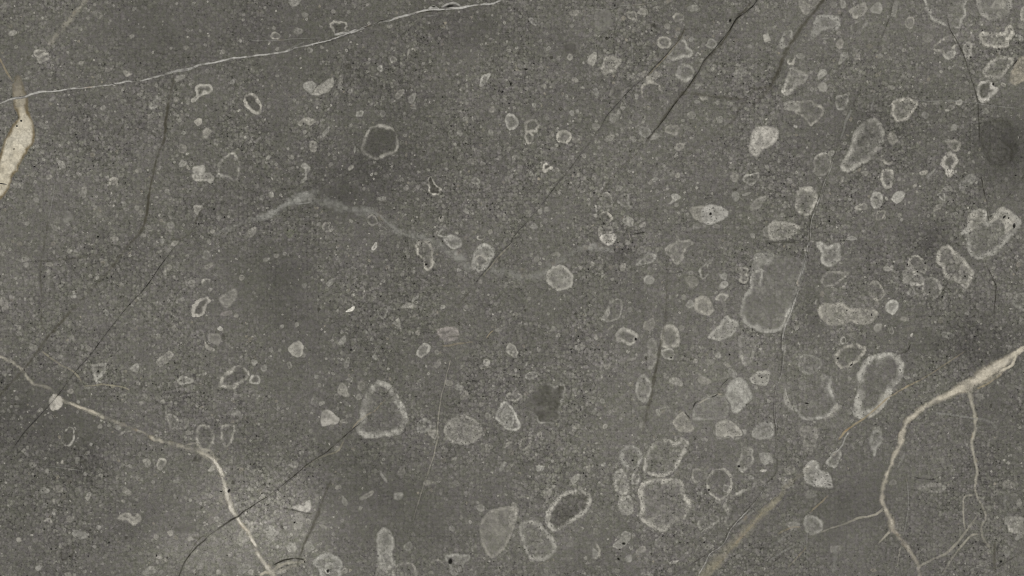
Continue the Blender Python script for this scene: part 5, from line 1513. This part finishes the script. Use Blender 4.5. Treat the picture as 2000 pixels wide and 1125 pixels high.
VL = [('00', 100, 640), ('00', 128, 590), ('00', 165, 605), ('00', 190, 690), ('00', 215, 770), ('00', 218, 850), ('00', 240, 910), ('00', 258, 970), ('00', 268, 1050),
      ('00', 262, 1110), ('01', 235, 20), ('01', 205, 75), ('01', 150, 160), ('01', 138, 210), ('01', 100, 245), ('01', 72, 330), ('01', 40, 390), ('01', -10, 450), ('01', -120, 640),
      ('01', -300, 900), ('01', -520, 1250), ('01', -640, 1400), ('01', -600, 1180), ('01', -400, 800), ('01', -220, 480), ('01', -60, 220), ('01', -2, 100), ('00', 30, 1110), ('00', 58, 1060), ('00', 95, 985), ('00', 138, 930), ('00', 145, 900), ('00', 118, 850), ('00', 107, 790), ('00', 98, 710)]
v = broad_vein(VL, 'broad cream calcite vein with brown edges', 900, 1.5e-4, lambda x, y: sstep(150, 245, y))

# black pits, open holes in the surface
def pit(tile, cx, cy, rx, ry, ang, label=None, parent=None, tone=(16, 15, 12)):
    ox, oy, fx, fy = TILE[tile]
    n = 10; an = math.radians(ang); V = [(ox + cx * fx, oy + cy * fy)]; T = [(*lin(tone), .97)]
    for q, a in ((.7, .95), (1.25, 0.0)):
        for i in range(n):
            t = 2 * math.pi * i / n; j = random.uniform(.8, 1.15) * q
            ux, uy = rx * j * math.cos(t), ry * j * math.sin(t)
            V.append((ox + (cx + ux * math.cos(an) - uy * math.sin(an)) * fx, oy + (cy + ux * math.sin(an) + uy * math.cos(an)) * fy)); T.append((*lin(tone), a))
    F = []
    for k in range(n):
        k2 = (k + 1) % n
        F.append((0, 1 + k2, 1 + k)); F.append((1 + k, 1 + k2, 1 + n + k2, 1 + n + k))
    V = np.array(V)
    me, loc = make_mesh('pit', V, np.full(len(V), 4.6e-4), F, np.array(T), aux_for(V[:, 0], V[:, 1]), M_vein, skirt=False)
    return link('pit', me, loc, parent or slab, label)
PITS = """
10 1510 48 30 8 -4
10 1385 50 14 3 0
00 882 653 9 3 0
03 1785 460 9 16 15
33 1815 1012 11 11 0
13 1515 1010 16 22 10
13 300 708 7 7 0
13 560 1085 10 14 20
23 870 872 12 9 0
23 940 225 10 9 0
23 1258 634 13 4 -10
23 1535 455 8 8 0
23 1768 270 9 9 0
31 1918 640 10 18 0
31 1840 570 7 14 40
31 1875 578 5 6 0
31 1930 245 10 5 -20
31 1085 940 6 9 0
31 1225 930 6 8 0
31 1165 995 5 7 0
32 545 550 9 6 -30
32 650 600 12 5 -40
32 805 210 4 10 0
32 615 175 5 5 0
32 300 900 18 6 10
22 1240 545 6 6 0
22 1695 520 7 8 0
22 1945 700 5 6 0
22 965 400 8 12 0
23 830 992 12 8 30
23 840 917 6 5 0
02 765 650 8 10 0
11 1325 940 8 8 0
11 1440 575 5 8 20
20 1700 160 10 14 30
20 110 540 14 6 15
10 1985 655 7 14 0
30 2000 130 6 14 0
30 1755 655 8 10 0
13 498 262 5 5 0
33 1485 885 6 6 0
03 1220 965 5 10 0
21 1547 545 9 9 0
21 825 770 9 4 0
"""
for line in PITS.strip().splitlines():
    t = line.split()
    pit(t[0], *[float(q) for q in t[1:6]])
pit('00', 165, 942, 7, 7, 0, None, v); pit('00', 132, 982, 7, 6, 0, None, v); pit('01', 20, 311, 26, 4, 8, None, v); pit('01', 110, 40, 5, 5, 0, None, v, (110, 100, 80))
